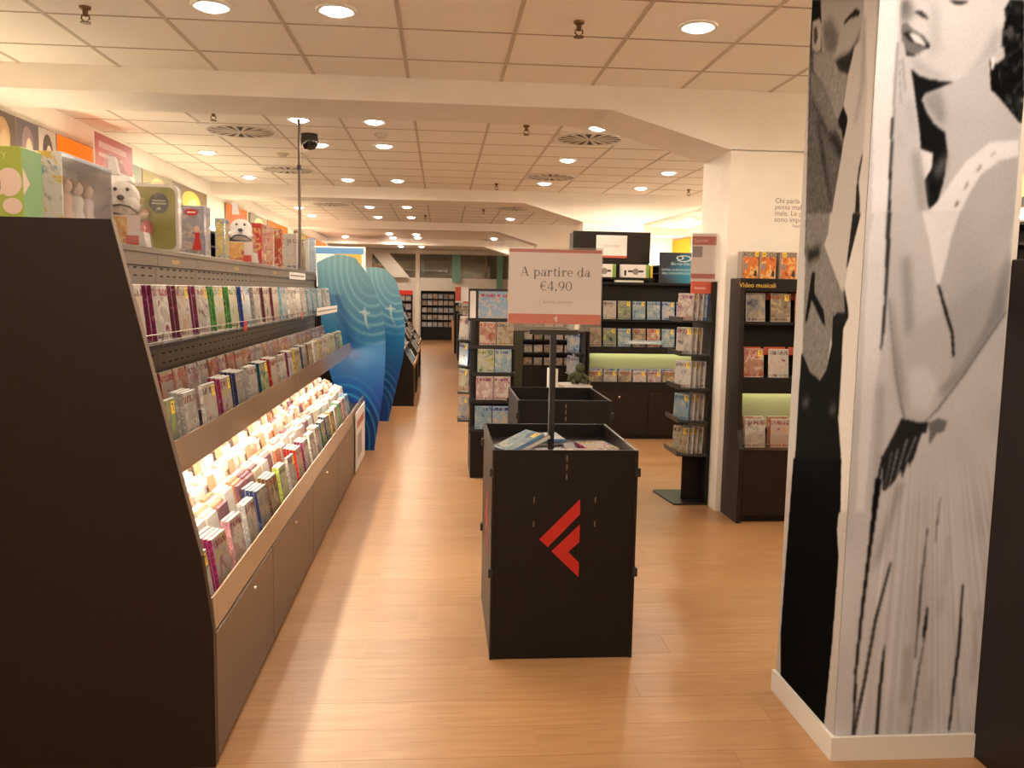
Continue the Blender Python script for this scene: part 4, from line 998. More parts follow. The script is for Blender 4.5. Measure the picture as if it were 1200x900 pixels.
obj('silhouette', MB().prism(disc(0.038, 0.150, 0.036, 0.042), 'y', -0.001, 0).prism(disc(0.045, 0.080, 0.028, 0.024), 'y', -0.0012, 0).prism([(-0.012, 0.115), (0.016, 0.112), (0.016, 0.18), (-0.012, 0.185)], 'y', -0.0014, 0), pale, t)
obj('silhouette', MB().prism([(0.003, 0.112), (0.045, 0.150), (0.003, 0.192)], 'x', 0.0758, 0.0765), pale, t)
obj('barcode', MB().box(0.001, 0.014, -0.002, 0, 0.125, 0.155).box(-0.02, 0.004, -0.002, 0, 0.068, 0.076), M['greyink'], t)
letters('ETTY', mat('pale green lettering', (0.55, 0.55, 0.18), 0.5), t, (-0.03, -0.0008, 0.218), 0.028)
# blister box with dolls
t = thing('doll_box', 'clear fronted doll box with blue top behind the green toy box', 'box', (-1.285, 3.125, TOP))
obj('backing_card', MB().cbox(-0.065, -0.055, -0.21, 0.21, 0, 0.275, 0.001), art('doll card', (0.52, 0.47, 0.46), (0.40, 0.20, 0.18), (0.62, 0.56, 0.52), (0.45, 0.06, 0.05), 20), t)
obj('end_card', MB().cbox(-0.065, 0.065, -0.215, -0.205, 0, 0.275, 0.001), art('doll end card', (0.50, 0.48, 0.44), (0.05, 0.04, 0.04), (0.5, 0.36, 0.08), (0.25, 0.34, 0.38), 18), t)
obj('end_card', MB().cbox(-0.065, 0.065, 0.205, 0.215, 0, 0.275, 0.001), mat('pale end card', (0.5, 0.44, 0.42), 0.4), t)
obj('top_card', MB().cbox(-0.065, 0.065, -0.21, 0.21, 0.262, 0.275, 0.001), mat('pale blue card', (0.30, 0.36, 0.44), 0.4), t)
obj('tray_floor', MB().cbox(-0.065, 0.065, -0.21, 0.21, 0.0, 0.01, 0.001), M['paper'], t)
skin, hair = mat('doll skin', (0.62, 0.40, 0.30), 0.5), mat('doll hair', (0.34, 0.17, 0.06), 0.6)
for k, (y, c) in enumerate(((-0.13, (0.52, 0.44, 0.44)), (-0.04, (0.60, 0.30, 0.22)), (0.05, (0.55, 0.50, 0.48)), (0.14, (0.50, 0.38, 0.46)))):
    d = obj('doll', MB().lathe([(0.034, 0.02), (0.028, 0.06), (0.016, 0.11), (0.022, 0.145), (0.012, 0.16), (0.001, 0.162)], 0.005, y, 12), mat('doll dress', c, 0.6), t, smooth=True)
    obj('head', MB().ball((0.005, y, 0.185), (0.020, 0.018, 0.024)), skin, d, smooth=True)
    obj('hair', MB().ball((-0.004, y, 0.192), (0.022, 0.022, 0.026)), hair, d, smooth=True)
obj('clear_front', MB().cbox(0.060, 0.066, -0.212, 0.212, 0, 0.27, 0.002), M['film'], t)
# wedge packs with a white plush dog head
def plush_pack(x, y, rotz, label, s=1.0):
    t = thing('plush_toy_pack', label, 'toy', (x, y, TOP), rotz); t.scale = (s, s, s)
    obj('card_base', MB().prism([(-0.075, 0), (0.085, 0), (0.078, 0.055), (-0.075, 0.055)], 'y', -0.06, 0.06), mat('white card', (0.6, 0.54, 0.5), 0.4), t)
    obj('base_print', MB().box(-0.07, 0.02, -0.0610, -0.06, 0.004, 0.11), art('toy print', (0.62, 0.30, 0.08), (0.45, 0.14, 0.05), (0.66, 0.44, 0.16), (0.4, 0.08, 0.04), 26), t)
    obj('red_flash', MB().box(0.015, 0.06, -0.0616, -0.0606, 0.004, 0.04), M['red'], t)
    h = obj('plush_head', MB().ball((-0.005, 0.0, 0.185), (0.064, 0.05, 0.062), 16).ball((-0.03, -0.035, 0.155), (0.035, 0.030, 0.030), 12).ball((0.03, -0.035, 0.152), (0.035, 0.030, 0.032), 12), M['plush'], t, smooth=True)
    obj('nose', MB().ball((0.0, -0.062, 0.180), (0.014, 0.012, 0.010), 10), M['ink'], h, smooth=True)
    obj('mouth', MB().tube([(-0.055, -0.045, 0.128), (-0.03, -0.064, 0.148), (0.0, -0.068, 0.152), (0.03, -0.064, 0.146), (0.058, -0.045, 0.124)], 0.004), M['ink'], h)
    obj('eye', MB().ball((-0.022, -0.045, 0.212), (0.007, 0.006, 0.008), 8), M['ink'], h); obj('eye', MB().ball((0.022, -0.045, 0.212), (0.007, 0.006, 0.008), 8), M['ink'], h)
    obj('card_sleeve', MB().box(-0.062, 0.066, -0.058, -0.055, 0.055, 0.115), mat('pale card', (0.62, 0.50, 0.46), 0.4), t)
    obj('clear_wedge', MB().prism([(-0.08, 0.0), (0.09, 0.0), (0.07, 0.16), (-0.028, 0.34), (-0.045, 0.34), (-0.085, 0.16)], 'y', -0.075, 0.07), M['film'], t)
    obj('top_card', MB().prism([(-0.05, 0.27), (-0.012, 0.27), (-0.026, 0.335), (-0.046, 0.335)], 'y', -0.02, 0.02), M['paper'], t)
    return t
plush_pack(-1.215, 3.44, 0.15, 'white plush dog head in a tall clear wedge pack beside the olive tray pack')
# olive tray pack
t = thing('toy_tray_pack', 'olive rounded tray pack with dark round badge and white rim', 'toy', (-1.245, 3.86, TOP), 0.12)
def rrect(w, h, r, z0=0.0, n=6):
    P = []
    for cx, cz, a0 in ((w / 2 - r, h - r, 0), (-w / 2 + r, h - r, 90), (-w / 2 + r, r, 180), (w / 2 - r, r, 270)):
        for k in range(n + 1):
            a = math.radians(a0 + 90 * k / n); P.append((cx + r * math.cos(a), z0 + cz + r * math.sin(a)))
    return P
obj('rim', MB().prism(rrect(0.215, 0.285, 0.03), 'y', -0.012, 0.05), M['plush'], t)
obj('tray', MB().prism(rrect(0.190, 0.265, 0.026, 0.008), 'y', -0.020, -0.012), mat('olive tray print', (0.24, 0.22, 0.03), 0.25), t)
obj('badge', MB().prism(disc(0.030, 0.205, 0.040, 0.044), 'y', -0.0215, -0.02), mat('charcoal badge', (0.05, 0.05, 0.03), 0.5), t)
obj('badge_print', MB().box(0.004, 0.056, -0.0222, -0.0215, 0.212, 0.218).box(0.000, 0.060, -0.0222, -0.0215, 0.200, 0.206).box(0.024, 0.036, -0.0222, -0.0215, 0.176, 0.188), mat('pale badge print', (0.35, 0.34, 0.24), 0.5), t)
f = obj('figurine', MB().ball((-0.03, -0.030, 0.150), (0.022, 0.014, 0.024)), skin, t, smooth=True)
obj('hair', MB().ball((-0.031, -0.026, 0.165), (0.027, 0.016, 0.020)), hair, f, smooth=True)
obj('body', MB().lathe([(0.024, 0.075), (0.026, 0.10), (0.014, 0.128)], -0.022, -0.027, 12), M['red'], f, smooth=True)
obj('yellow_print', MB().box(-0.080, -0.030, -0.0215, -0.02, 0.19, 0.225), mat('mustard print', (0.45, 0.32, 0.04), 0.4), t)
obj('film_wrap', MB().prism(rrect(0.222, 0.292, 0.032), 'y', -0.045, 0.055), M['film'], t)
t = carton('doll_box', 'blue doll box with red dress figure on the gondola top', -1.245, 4.42, 0.165, 0.10, 0.245, mat('violet blue card', (0.16, 0.18, 0.34), 0.35), art('princess print', (0.30, 0.30, 0.40), (0.20, 0.22, 0.10), (0.52, 0.40, 0.40), (0.16, 0.18, 0.36), 18))
bg = obj('logo_badge', MB().prism(disc(0.02, 0.213, 0.032, 0.017), 'y', -0.0545, -0.0532), M['red'], t)
obj('badge_print', MB().box(0.0, 0.04, -0.0549, -0.0545, 0.210, 0.216), M['paper'], bg)
fg = obj('printed_figure', MB().prism([(0.02, 0.03), (0.067, 0.03), (0.057, 0.09), (0.059, 0.115), (0.031, 0.115), (0.037, 0.09)], 'y', -0.0545, -0.0532), M['red'], t)
obj('figure_head', MB().prism(disc(0.045, 0.133, 0.013, 0.016), 'y', -0.0545, -0.0532), skin, fg)
carton('slim_box', 'slim yellow and blue box beside the blue doll box', -1.215, 4.92, 0.05, 0.11, 0.225, mat('sky card', (0.20, 0.30, 0.44), 0.4), art('slim print', (0.50, 0.36, 0.08), (0.14, 0.24, 0.44), (0.56, 0.46, 0.2), (0.1, 0.2, 0.4), 24))
plush_pack(-1.195, 5.30, 0.1, 'white plush dog head in a clear wedge pack beside the red storybook', 1.05)
carton('storybook', 'tall red storybook standing on the gondola top', -1.185, 5.72, 0.075, 0.16, 0.262, mat('storybook red', (0.36, 0.03, 0.02), 0.35), art('storybook print', (0.36, 0.03, 0.02), (0.28, 0.02, 0.02), (0.5, 0.28, 0.1), (0.5, 0.3, 0.12), 26), film=False, cat='book')
carton('storybook', 'rose storybook with pale figures between the red books', -1.195, 6.05, 0.09, 0.06, 0.270, mat('storybook rose', (0.48, 0.26, 0.20), 0.35), art('rose print', (0.52, 0.30, 0.24), (0.40, 0.14, 0.10), (0.58, 0.46, 0.36), (0.5, 0.2, 0.12), 22), film=False, cat='book')
carton('storybook', 'brown and red storybook beside the white car box', -1.180, 6.35, 0.07, 0.06, 0.275, mat('storybook brown', (0.34, 0.08, 0.04), 0.35), art('brown print', (0.38, 0.05, 0.03), (0.26, 0.12, 0.05), (0.56, 0.42, 0.28), (0.4, 0.2, 0.06), 20), film=False, cat='book')
t = carton('game_box', 'white game box printed with small blue cars', -1.205, 6.85, 0.165, 0.06, 0.272, mat('white game card', (0.66, 0.62, 0.58), 0.35), art('car print', (0.66, 0.62, 0.58), (0.12, 0.20, 0.36), (0.62, 0.58, 0.54), (0.25, 0.22, 0.26), 26))
carton('game_box', 'narrow olive box behind the ceiling pole', -1.175, 7.36, 0.06, 0.06, 0.26, mat('olive card', (0.20, 0.16, 0.05), 0.4), art('olive print', (0.24, 0.20, 0.06), (0.12, 0.1, 0.04), (0.40, 0.34, 0.16), (0.3, 0.1, 0.05), 24))
carton('game_box', 'pale grey slim box next to the narrow olive box', -1.185, 7.62, 0.075, 0.06, 0.27, mat('pale grey card', (0.56, 0.54, 0.52), 0.35), art('grey print', (0.58, 0.56, 0.54), (0.40, 0.42, 0.46), (0.6, 0.58, 0.56), (0.34, 0.36, 0.42), 20))
carton('game_box', 'translucent blue slim box at the far end of the gondola top', -1.16, 7.84, 0.07, 0.05, 0.30, mat('ice blue card', (0.34, 0.42, 0.52), 0.3), art('ice print', (0.36, 0.44, 0.54), (0.28, 0.36, 0.5), (0.42, 0.48, 0.56), (0.5, 0.52, 0.56), 14))
carton('game_box', 'tall yellow pack with white strip behind the olive tray pack', -1.30, 4.14, 0.06, 0.05, 0.20, mat('lemon card', (0.55, 0.48, 0.18), 0.4), art('lemon print', (0.60, 0.54, 0.30), (0.44, 0.40, 0.12), (0.68, 0.64, 0.5), (0.3, 0.24, 0.1), 18))
# rose sign on the wall shelving
t = thing('promo_sign', 'rose red promotional sign with white lower half above the wall shelving', 'sign', (-2.80, 7.6, 2.1305))
obj('stand', MB().box(-0.01, 0.01, 0.18, 0.2, 0, 0.25).cbox(-0.08, 0.08, 0.10, 0.28, 0, 0.01), M['blackmetal'], t)
obj('board', MB().box(-0.004, 0.004, -0.30, 0.55, 0.16, 0.60), M['paper'], t)
obj('red_field', MB().box(0.004, 0.005, -0.30, 0.55, 0.34, 0.60), M['signrose'], t)
obj('print_lines', MB().box(0.005, 0.0056, -0.22, 0.40, 0.49, 0.54).box(0.005, 0.0056, -0.22, 0.30, 0.42, 0.45), mat('faded sign letters', (0.62, 0.34, 0.32), 0.5), t)

# ================================================================ BLUE WAVE STANDEES
def standee(label, y, right, left, seed, ox):
    """tall petal shaped card board with a wave print; right and left are (x, z) outlines from the floor up"""
    t = thing('wave_standee', label, 'standee', (right[0][0], y, 0), 0, 'blue wave standees')
    bx = right[0][0]
    zs = np.linspace(0.0, 1.0, 130)
    rz = np.array([p[1] for p in right]); rx = np.array([p[0] for p in right]); lz = np.array([p[1] for p in left]); lx = np.array([p[0] for p in left])
    R = np.interp(zs * rz[-1], rz, rx); Lx = np.interp(zs * lz[-1], lz, lx)
    kk = np.ones(9) / 9
    R = np.convolve(np.pad(R, 4, mode='edge'), kk, 'valid'); Lx = np.convolve(np.pad(Lx, 4, mode='edge'), kk, 'valid')
    n = 56; U = np.linspace(0, 1, n)[None, :]
    X = Lx[:, None] * (1 - U) + R[:, None] * U
    ztop = lz[-1] * (1 - U) + rz[-1] * U + 0.05 * np.sin(math.pi * U)
    Zg = zs[:, None] * ztop
    # colours: pale top fading to deep blue, broad sweeping wave lines
    h = Zg / 1.8
    top, mid, deep = np.array(S(140, 190, 200)), np.array(S(14, 132, 196)), np.array(S(4, 62, 150))
    a = np.clip((h - 0.55) / 0.42, 0, 1)[..., None]; b = np.clip((h - 0.25) / 0.35, 0, 1)[..., None]
    C = (deep * (1 - b) + mid * b) * (1 - a) + top * a
    C = C * (1 - 0.25 * np.clip(U - 0.1, 0, 1)[..., None] * a) 
    d = np.sqrt(((X - (ox + 0.10)) * 1.15) ** 2 + ((Zg - 1.72) * 0.72) ** 2)
    lines = np.clip(np.sin(d * 100) * 1.6 - 0.5, 0, 1) * np.clip((d - 0.10) * 6, 0, 1) * np.clip((0.56 - d) * 8, 0, 1) * (Zg > 0.9)
    C = C * (1 - 0.45 * lines[..., None]) + np.array(S(170, 225, 235)) * 0.45 * lines[..., None]
    d2 = np.sqrt(((X - (ox - 0.16)) * 1.2) ** 2 + ((Zg - 0.10) * 0.8) ** 2)
    l2 = np.clip(np.sin(d2 * 95) * 2 - 0.9, 0, 1) * np.clip((0.52 - d2) * 7, 0, 1) * np.clip((d2 - 0.15) * 8, 0, 1)
    C = C * (1 - 0.5 * l2[..., None]) + np.array(S(60, 190, 220)) * 0.5 * l2[..., None]
    # dark blue trough at the left side and a falling star
    tr = np.clip(1 - np.abs((X - (ox - 0.20) - 0.30 * (1.35 - Zg)) / 0.09), 0, 1) * (Zg < 1.45) * (Zg > 0.85)
    C = C * (1 - 0.6 * tr[..., None]) + deep * 0.6 * tr[..., None]
    sx, sz = ox + 0.03, 1.29
    ang = np.arctan2(Zg - sz, X - sx); rr = np.hypot(X - sx, Zg - sz)
    star = (rr < 0.016 + 0.040 * np.abs(np.cos(ang * 2)) ** 10 + 0.018 * np.abs(np.sin(ang * 2)) ** 10)
    tail = (np.abs(X - sx - 1.6 * (sz - Zg) ** 2) < 0.010 * np.clip(1 - (sz - Zg) / 0.2, 0, 1)) & (Zg < sz) & (Zg > sz - 0.2)
    w = (star | tail)[..., None]
    C = np.where(w, np.array(S(200, 226, 225)), C)
    C = C * 0.72
    P = np.stack([X - bx, np.full_like(X, -0.006), Zg], -1)
    link('front_print', grid_mesh('front_print', P, C, M['standee']), t)
    # card board behind the print
    pts = [(P[j, -1, 0], P[j, -1, 2]) for j in range(0, 130, 3)] + [(P[-1, i, 0], P[-1, i, 2]) for i in range(n - 1, -1, -5)] + [(P[j, 0, 0], P[j, 0, 2]) for j in range(129, -1, -3)]
    obj('card_board', MB().prism(pts, 'y', -0.0055, 0.004), M['kraft'], t)
    obj('foot', MB().prism([(0.004, 0.0), (0.30, 0.0), (0.004, 0.7)], 'x', -0.12, -0.112), M['kraft'], t)
standee('blue wave standee with a falling star at the end of the long gondola', 7.985,
        [(-0.612, 0.0), (-0.565, 0.33), (-0.524, 0.626), (-0.509, 0.90), (-0.515, 1.10), (-0.560, 1.36), (-0.636, 1.574), (-0.745, 1.745), (-0.80, 1.785)],
        [(-0.76, 0.0), (-0.92, 0.4), (-1.04, 0.8), (-1.09, 1.1), (-1.10, 1.25), (-1.12, 1.5), (-1.135, 1.735)], 1, -0.73)
standee('blue wave standee in front of the low disc browsers', 9.80,
        [(-0.590, 0.0), (-0.50, 0.40), (-0.425, 0.73), (-0.403, 1.02), (-0.43, 1.32), (-0.501, 1.596), (-0.59, 1.71), (-0.65, 1.735)],
        [(-0.69, 0.0), (-0.77, 0.4), (-0.86, 0.8), (-0.92, 1.1), (-0.96, 1.3), (-1.0, 1.5), (-1.02, 1.66)], 2, -0.60)
t = thing('floor_placard', 'white paper placard hanging over the last cabinet door by the wave standee', 'sign', (-0.6835, 7.32, 0))
obj('card', MB().cbox(0.0, 0.006, -0.40, 0.40, 0.012, 0.50, 0.001), M['paper'], t)
obj('red_print', MB().box(0.006, 0.007, -0.30, 0.30, 0.36, 0.42), M['signrose'], t)
obj('grey_print', MB().box(0.006, 0.007, -0.28, 0.10, 0.10, 0.30), mat('faded grey print', (0.45, 0.38, 0.36), 0.6), t)

# ================================================================ BARGAIN BINS
LOGO = [[(0.406, 0.505), (0.442, 0.473), (0.571, 0.609), (0.569, 0.671)], [(0.571, 0.566), (0.571, 0.493), (0.526, 0.452), (0.572, 0.406), (0.571, 0.346), (0.457, 0.455)]]
def bin_(label, x0, x1, y0, y1, h, floor_z, logo):
    t = thing('bargain_bin', label, 'bin', ((x0 + x1) / 2, (y0 + y1) / 2, 0)); cx, cy = (x0 + x1) / 2, (y0 + y1) / 2
    w, d = (x1 - x0) / 2, (y1 - y0) / 2
    f = obj('front_panel', MB().cbox(-w, w, -d, -d + 0.012, 0, h, 0.0015), M['black'], t)
    obj('back_panel', MB().cbox(-w, w, d - 0.012, d, 0, h, 0.0015), M['black'], t)
    l = obj('side_panel', MB().cbox(-w + 0.001, -w + 0.013, -d - 0.006, d + 0.006, 0, h, 0.0015), M['wenge'], t)
    obj('side_panel', MB().cbox(w - 0.013, w - 0.001, -d - 0.006, d + 0.006, 0, h, 0.0015), M['wenge'], t)
    obj('tray', MB().box(-w + 0.013, w - 0.013, -d + 0.012, d - 0.012, floor_z - 0.012, floor_z), M['black'], t)
    for sx in (-1, 1):
        for yy in (-d + 0.004, d - 0.004):
            for z in (h - 0.09, h * 0.42):
                obj('panel_clip', MB().cbox(sx * w - 0.010, sx * w + 0.010, yy - 0.014, yy + 0.014, z - 0.018, z + 0.018, 0.002), M['blackmetal'], t)
    sl = MB()
    for x, zs in ((0.005, (h - 0.03, h - 0.065, h - 0.105)), (-0.125, (h - 0.20, h - 0.30)), (0.125, (h - 0.20, h - 0.30))):
        for z in zs: sl.box(x - 0.003, x + 0.003, -d - 0.0006, -d, z - 0.016, z + 0.008)
    obj('slot', sl, M['edge'], f)
    if logo:
        mb = MB()
        for q in LOGO: mb.prism([(a - cx, b) for a, b in q], 'y', -d - 0.0012, -d)
        obj('logo', mb, M['red'], f)
        mb = MB()
        for q in LOGO: mb.prism([(-(a - 0.5) * 1.0, b) for a, b in q], 'x', -w - 0.0004, -w + 0.001)
        obj('logo', mb, M['red'], l)
    return t
bin_('black bargain bin with red chevron logo and price sign', 0.21, 0.804, 3.355, 4.05, 0.872, 0.812, True)
bin_('plain black bargain bin behind the logo bin', 0.455, 1.018, 4.955, 5.66, 0.870, 0.79, False)
t = thing('magazine_table', 'low black magazine table behind the plain bargain bin', 'table', (0.87, 6.12, 0))
obj('top', MB().cbox(-0.27, 0.27, -0.30, 0.30, 0.70, 0.72, 0.002), M['black'], t)
for sx in (-1, 1):
    for sy in (-1, 1): obj('leg', MB().box(sx * 0.25 - 0.015, sx * 0.25 + 0.015, sy * 0.28 - 0.015, sy * 0.28 + 0.015, 0, 0.70), M['black'], t)
def stack(name, label, x, y, z, sx, sy, h, top, side, rz=0, cat='magazine', tilt=0):
    t = thing(name, label, cat, (x, y, z), rz); t.rotation_euler = (tilt, 0, rz)
    obj('pages', MB().cbox(-sx / 2, sx / 2, -sy / 2, sy / 2, 0, h, 0.001), side, t)
    obj('cover', MB().box(-sx / 2, sx / 2, -sy / 2, sy / 2, h, h + 0.001), top, t)
    return t
pageW = mat('page edges', (0.70, 0.66, 0.60), 0.7)
stack('boxed_set', 'cream boxed set standing upright on the magazine table', 0.795, 6.0, 0.7205, 0.05, 0.13, 0.245, M['paper'], pageW, 0.1, 'box')
stack('magazine', 'white magazine stack lying on the magazine table', 0.955, 6.05, 0.7205, 0.20, 0.26, 0.13, art('mag print', (0.68, 0.62, 0.6), (0.4, 0.36, 0.4), (0.7, 0.66, 0.6), (0.5, 0.2, 0.2), 30), pageW, 0.15)
t = thing('plush_toy', 'small dark olive plush toy sitting on the white magazines', 'toy', (0.985, 6.06, 0.8555))
ol = speckle(mat('olive plush', (0.07, 0.07, 0.04), 0.9, spec=0.1), 90, 0.3, bump=0.5)
obj('body', MB().ball((0, 0, 0.045), (0.045, 0.04, 0.05)), ol, t, smooth=True); obj('head', MB().ball((0.015, -0.01, 0.115), (0.035, 0.033, 0.035)), ol, t, smooth=True)
for sx in (-1, 1):
    obj('arm', MB().tube([(sx * 0.03, -0.01, 0.07), (sx * 0.065, -0.03, 0.045), (sx * 0.07, -0.05, 0.02)], 0.014), ol, t); obj('leg', MB().tube([(sx * 0.025, -0.02, 0.02), (sx * 0.045, -0.075, 0.018)], 0.017), ol, t)

# DVDs in the bargain bins
def flat_dvd(kind, x, y, z, rz, label, tilt=0.0, roll=0.0, st=False):
    o = dvd(kind, (x, y, z), 0, 0, st, label=label, group=None)
    o.matrix_world = Matrix.Translation((x, y, z)) @ Matrix.Rotation(rz, 4, 'Z') @ Matrix.Rotation(-math.pi / 2 + tilt, 4, 'X') @ Matrix.Translation((0, 0, -0.095))
    return o
fz = 0.8125
flat_dvd('silver', 0.335, 3.45, fz + 0.0085, 1.50, 'silver DVD lying flat under the tilted ones in the logo bin')
flat_dvd('brown', 0.365, 3.635, fz + 0.038, -1.05, 'brown DVD lying tilted under the blue one in the logo bin', 0.33, 0, True)
flat_dvd('sky', 0.340, 3.629, fz + 0.0455, -1.05, 'sky blue DVD with yellow sticker tilted on the pile in the logo bin', 0.33, 0, True)
flat_dvd('navy', 0.475, 3.875, fz + 0.0085, 0.25, 'navy DVD lying flat behind the sign pole in the logo bin')
flat_dvd('sky', 0.49, 3.865, fz + 0.024, 0.1, 'sky blue DVD lying on the navy one in the logo bin', 0, 0, True)
flat_dvd('white', 0.615, 3.48, fz + 0.0085, -1.45, 'lower white DVD of the flat pair in the logo bin')
flat_dvd('pink', 0.615, 3.48, fz + 0.024, -1.52, 'upper rosy DVD of the flat pair in the logo bin', st=True)
flat_dvd('magenta', 0.70, 3.72, fz + 0.0085, 0.2, 'magenta DVD lying flat near the bin side panel')
flat_dvd('silver', 0.63, 5.22, 0.7985, 1.6, 'silver DVD lying beneath the white one in the plain bin')
flat_dvd('white', 0.63, 5.22, 0.7985 + 0.016, 1.5, 'white DVD lying on top in the plain bin')
flat_dvd('white', 0.85, 5.25, 0.7985, 1.4, 'white DVD lying beside the pair in the plain bin')

# price sign on the logo bin
t = thing('price_sign', 'price sign reading A partire da 4,90 on a black pole', 'sign', (0.487, 3.68, 0.8125))
s_ = t.location
obj('pole', MB().cbox(-0.013, 0.013, -0.013, 0.013, 0, 0.523, 0.002), M['blackmetal'], t)
obj('base_plate', MB().cbox(-0.07, 0.07, -0.07, 0.07, 0, 0.006, 0.001), M['blackmetal'], t)
obj('bracket', MB().cbox(-0.105, 0.105, -0.014, 0.014, 0.508, 0.529, 0.002), M['blackmetal'], t)
bd = obj('board', MB().box(-0.198, 0.204, -0.004, 0.004, 0.554, 0.874), M['signpaper'], t)
obj('top_band', MB().box(-0.198, 0.204, -0.0046, -0.004, 0.860, 0.874), M['signrose'], bd)
obj('bottom_band', MB().box(-0.198, 0.204, -0.0046, -0.004, 0.554, 0.597), M['signred'], bd)
serif('A partire da', M['ink'], bd, (0.003, -0.0046, 0.759), 0.055)
serif('\u20ac4,90', M['ink'], bd, (0.008, -0.0046, 0.698), 0.055)
serif('Cartoni animati', M['greyink'], bd, (0.008, -0.0046, 0.643), 0.0205)
mb = MB()
for q in LOGO: mb.prism([((a - 0.5) * 0.095 + 0.008, 0.576 + (b - 0.508) * 0.095) for a, b in q], 'y', -0.0052, -0.0046)
obj('logo', mb, M['signpaper'], bd)
obj('acrylic_sleeve', MB().cbox(-0.203, 0.209, -0.008, -0.006, 0.523, 0.884, 0.0008).cbox(-0.203, 0.209, 0.006, 0.008, 0.523, 0.884, 0.0008), M['clear'], t)

# ================================================================ CHILDREN'S DVD TOWER
t = thing('dvd_tower', 'black tiered DVD tower of children titles with picture top', 'rack', (0.45, 7.05, 0))
obj('column', MB().prism([(-0.19, 0.0), (0.16, 0.0), (0.16, 1.52), (-0.165, 1.52)], 'y', -0.02, 0.26), M['black'], t)
obj('base', MB().cbox(-0.205, 0.165, -0.26, 0.28, 0, 0.38, 0.003), M['black'], t)
obj('side_fin', MB().prism([(-0.200, 0.30), (-0.200, 1.52), (-0.165, 1.52), (-0.185, 0.30)], 'y', 0.0, 0.26), M['blackmetal'], t)
obj('top_frame', MB().box(-0.226, 0.165, -0.03, -0.02, 1.26, 1.525), M['blackmetal'], t)
obj('picture', MB().box(-0.145, 0.155, -0.0312, -0.03, 1.285, 1.505), cover_mat('tower picture', [(0.22, 0.36, 0.55), (0.34, 0.36, 0.34), (0.50, 0.44, 0.40), (0.40, 0.05, 0.05)], 26, True, 0.3, 1.28, 1.5), t)
obj('picture', MB().box(-0.214, -0.166, -0.0312, -0.03, 1.285, 1.505), M['paper'], t)
obj('sticker', MB().box(0.09, 0.15, -0.0322, -0.0312, 1.42, 1.50), M['yellow'], t)
tower = [(1.070, 0.0, -0.065), (0.850, -0.05, -0.080), (0.630, -0.10, -0.090), (0.395, -0.15, -0.100)]
tk = [('orange', 'yellow'), ('green', 'sky'), ('pink', 'pink'), ('sky', 'blue')]
for r, (z, dy, dx) in enumerate(tower):
    obj('shelf', MB().cbox(-0.215, 0.165, dy - 0.075, 0.0, z - 0.035, z - 0.006, 0.002), M['blackmetal'], t)
    for c in range(2):
        k = tk[r][c % 2]
        dvd(k, (0.45 + dx + c * 0.142, 7.05 + dy - 0.048, z - 0.0055), 0, 0.10, r == 0 and c == 2, 'on children tower tier %s' % ['one', 'two', 'three', 'four'][r], 'DVDs on the children tower', scale=(1, 1, 1))
    if r < 3 or True:
        zz = z + (0.03 if r else 0.03)
        obj('side_shelf', MB().box(-0.305, -0.195, 0.02, 0.24, zz - 0.01, zz), M['blackmetal'], t)
        dvd(['white', 'blue', 'yellow', 'navy'][r], (0.45 - 0.256, 7.18, zz + 0.0005), -math.pi / 2 + 0.55, 0.06, r > 0, 'beside the children tower', 'DVDs on the side of the children tower')

# ================================================================ BLU-RAY GONDOLA AND CONSOLE BACKBOARD
t = thing('disc_gondola', 'dark gondola of blue cased discs with lit tray and tall backboard', 'shelving', (2.07, 8.65, 0))
def B(name, x0, x1, y0, y1, z0, z1, m, p=t, c=0.002): return obj(name, MB().cbox(x0 - 2.07, x1 - 2.07, y0 - 8.65, y1 - 8.65, z0, z1, c), m, p)
B('plinth', 1.55, 2.78, 8.68, 9.15, 0, 0.05, M['black'])
for x0, x1 in ((1.54, 2.155), (2.16, 2.78)):
    d = B('door', x0, x1, 8.65, 8.67, 0.05, 0.515, M['wenge'])
    obj('lock', MB().ball(((x0 + x1) / 2 - 2.07, -0.002, 0.44), (0.012, 0.006, 0.012), 10), M['chrome'], d)
B('carcass', 1.54, 2.78, 8.67, 9.15, 0.05, 0.50, M['wenge'])
B('tray_lip', 1.54, 2.78, 8.645, 8.652, 0.50, 0.60, M['black'])
B('tray_floor', 1.54, 2.78, 8.655, 8.73, 0.50, 0.5195, M['black'])
B('tray_step', 1.54, 2.78, 8.73, 8.82, 0.50, 0.5395, M['black'])
B('back_board', 1.50, 2.78, 9.02, 9.05, 0.50, 1.60, M['wenge'])
B('side_panel', 1.50, 1.525, 8.65, 9.15, 0.0, 1.60, M['wenge'])
B('side_panel', 2.78, 2.80, 8.65, 9.15, 0.0, 1.60, M['wenge'])
B('green_back', 1.54, 2.78, 9.005, 9.018, 0.64, 0.93, M['greenback'])
B('shelf', 1.525, 2.78, 8.76, 9.02, 0.93, 0.955, M['black'])
B('shelf_lip', 1.525, 2.78, 8.755, 8.762, 0.885, 0.955, M['black'])
B('shelf', 1.525, 2.78, 8.80, 9.02, 1.215, 1.24, M['black'])
B('light_tube', 1.58, 2.74, 8.93, 8.96, 0.895, 0.915, M['tubegreen'])
B('top_board', 1.50, 2.80, 8.78, 9.15, 1.600, 1.625, M['black'])
B('tall_backboard', 1.39, 2.22, 9.06, 9.12, 1.625, 2.16, M['wenge'])
B('side_cheek', 1.37, 1.39, 8.95, 9.2, 1.25, 2.14, M['wenge'])
sl = MB()
for z in (1.70, 1.74, 1.78, 1.84):
    for k in range(5): sl.box(1.68 - 2.07 + k * 0.12, 1.72 - 2.07 + k * 0.12, 9.058 - 8.65, 9.06 - 8.65, z, z + 0.006)
s = obj('slots', sl, M['slot'], t); s['kind'] = 'stuff'
B('console_shelf', 1.525, 2.22, 8.82, 9.06, 1.655, 1.675, M['black'])
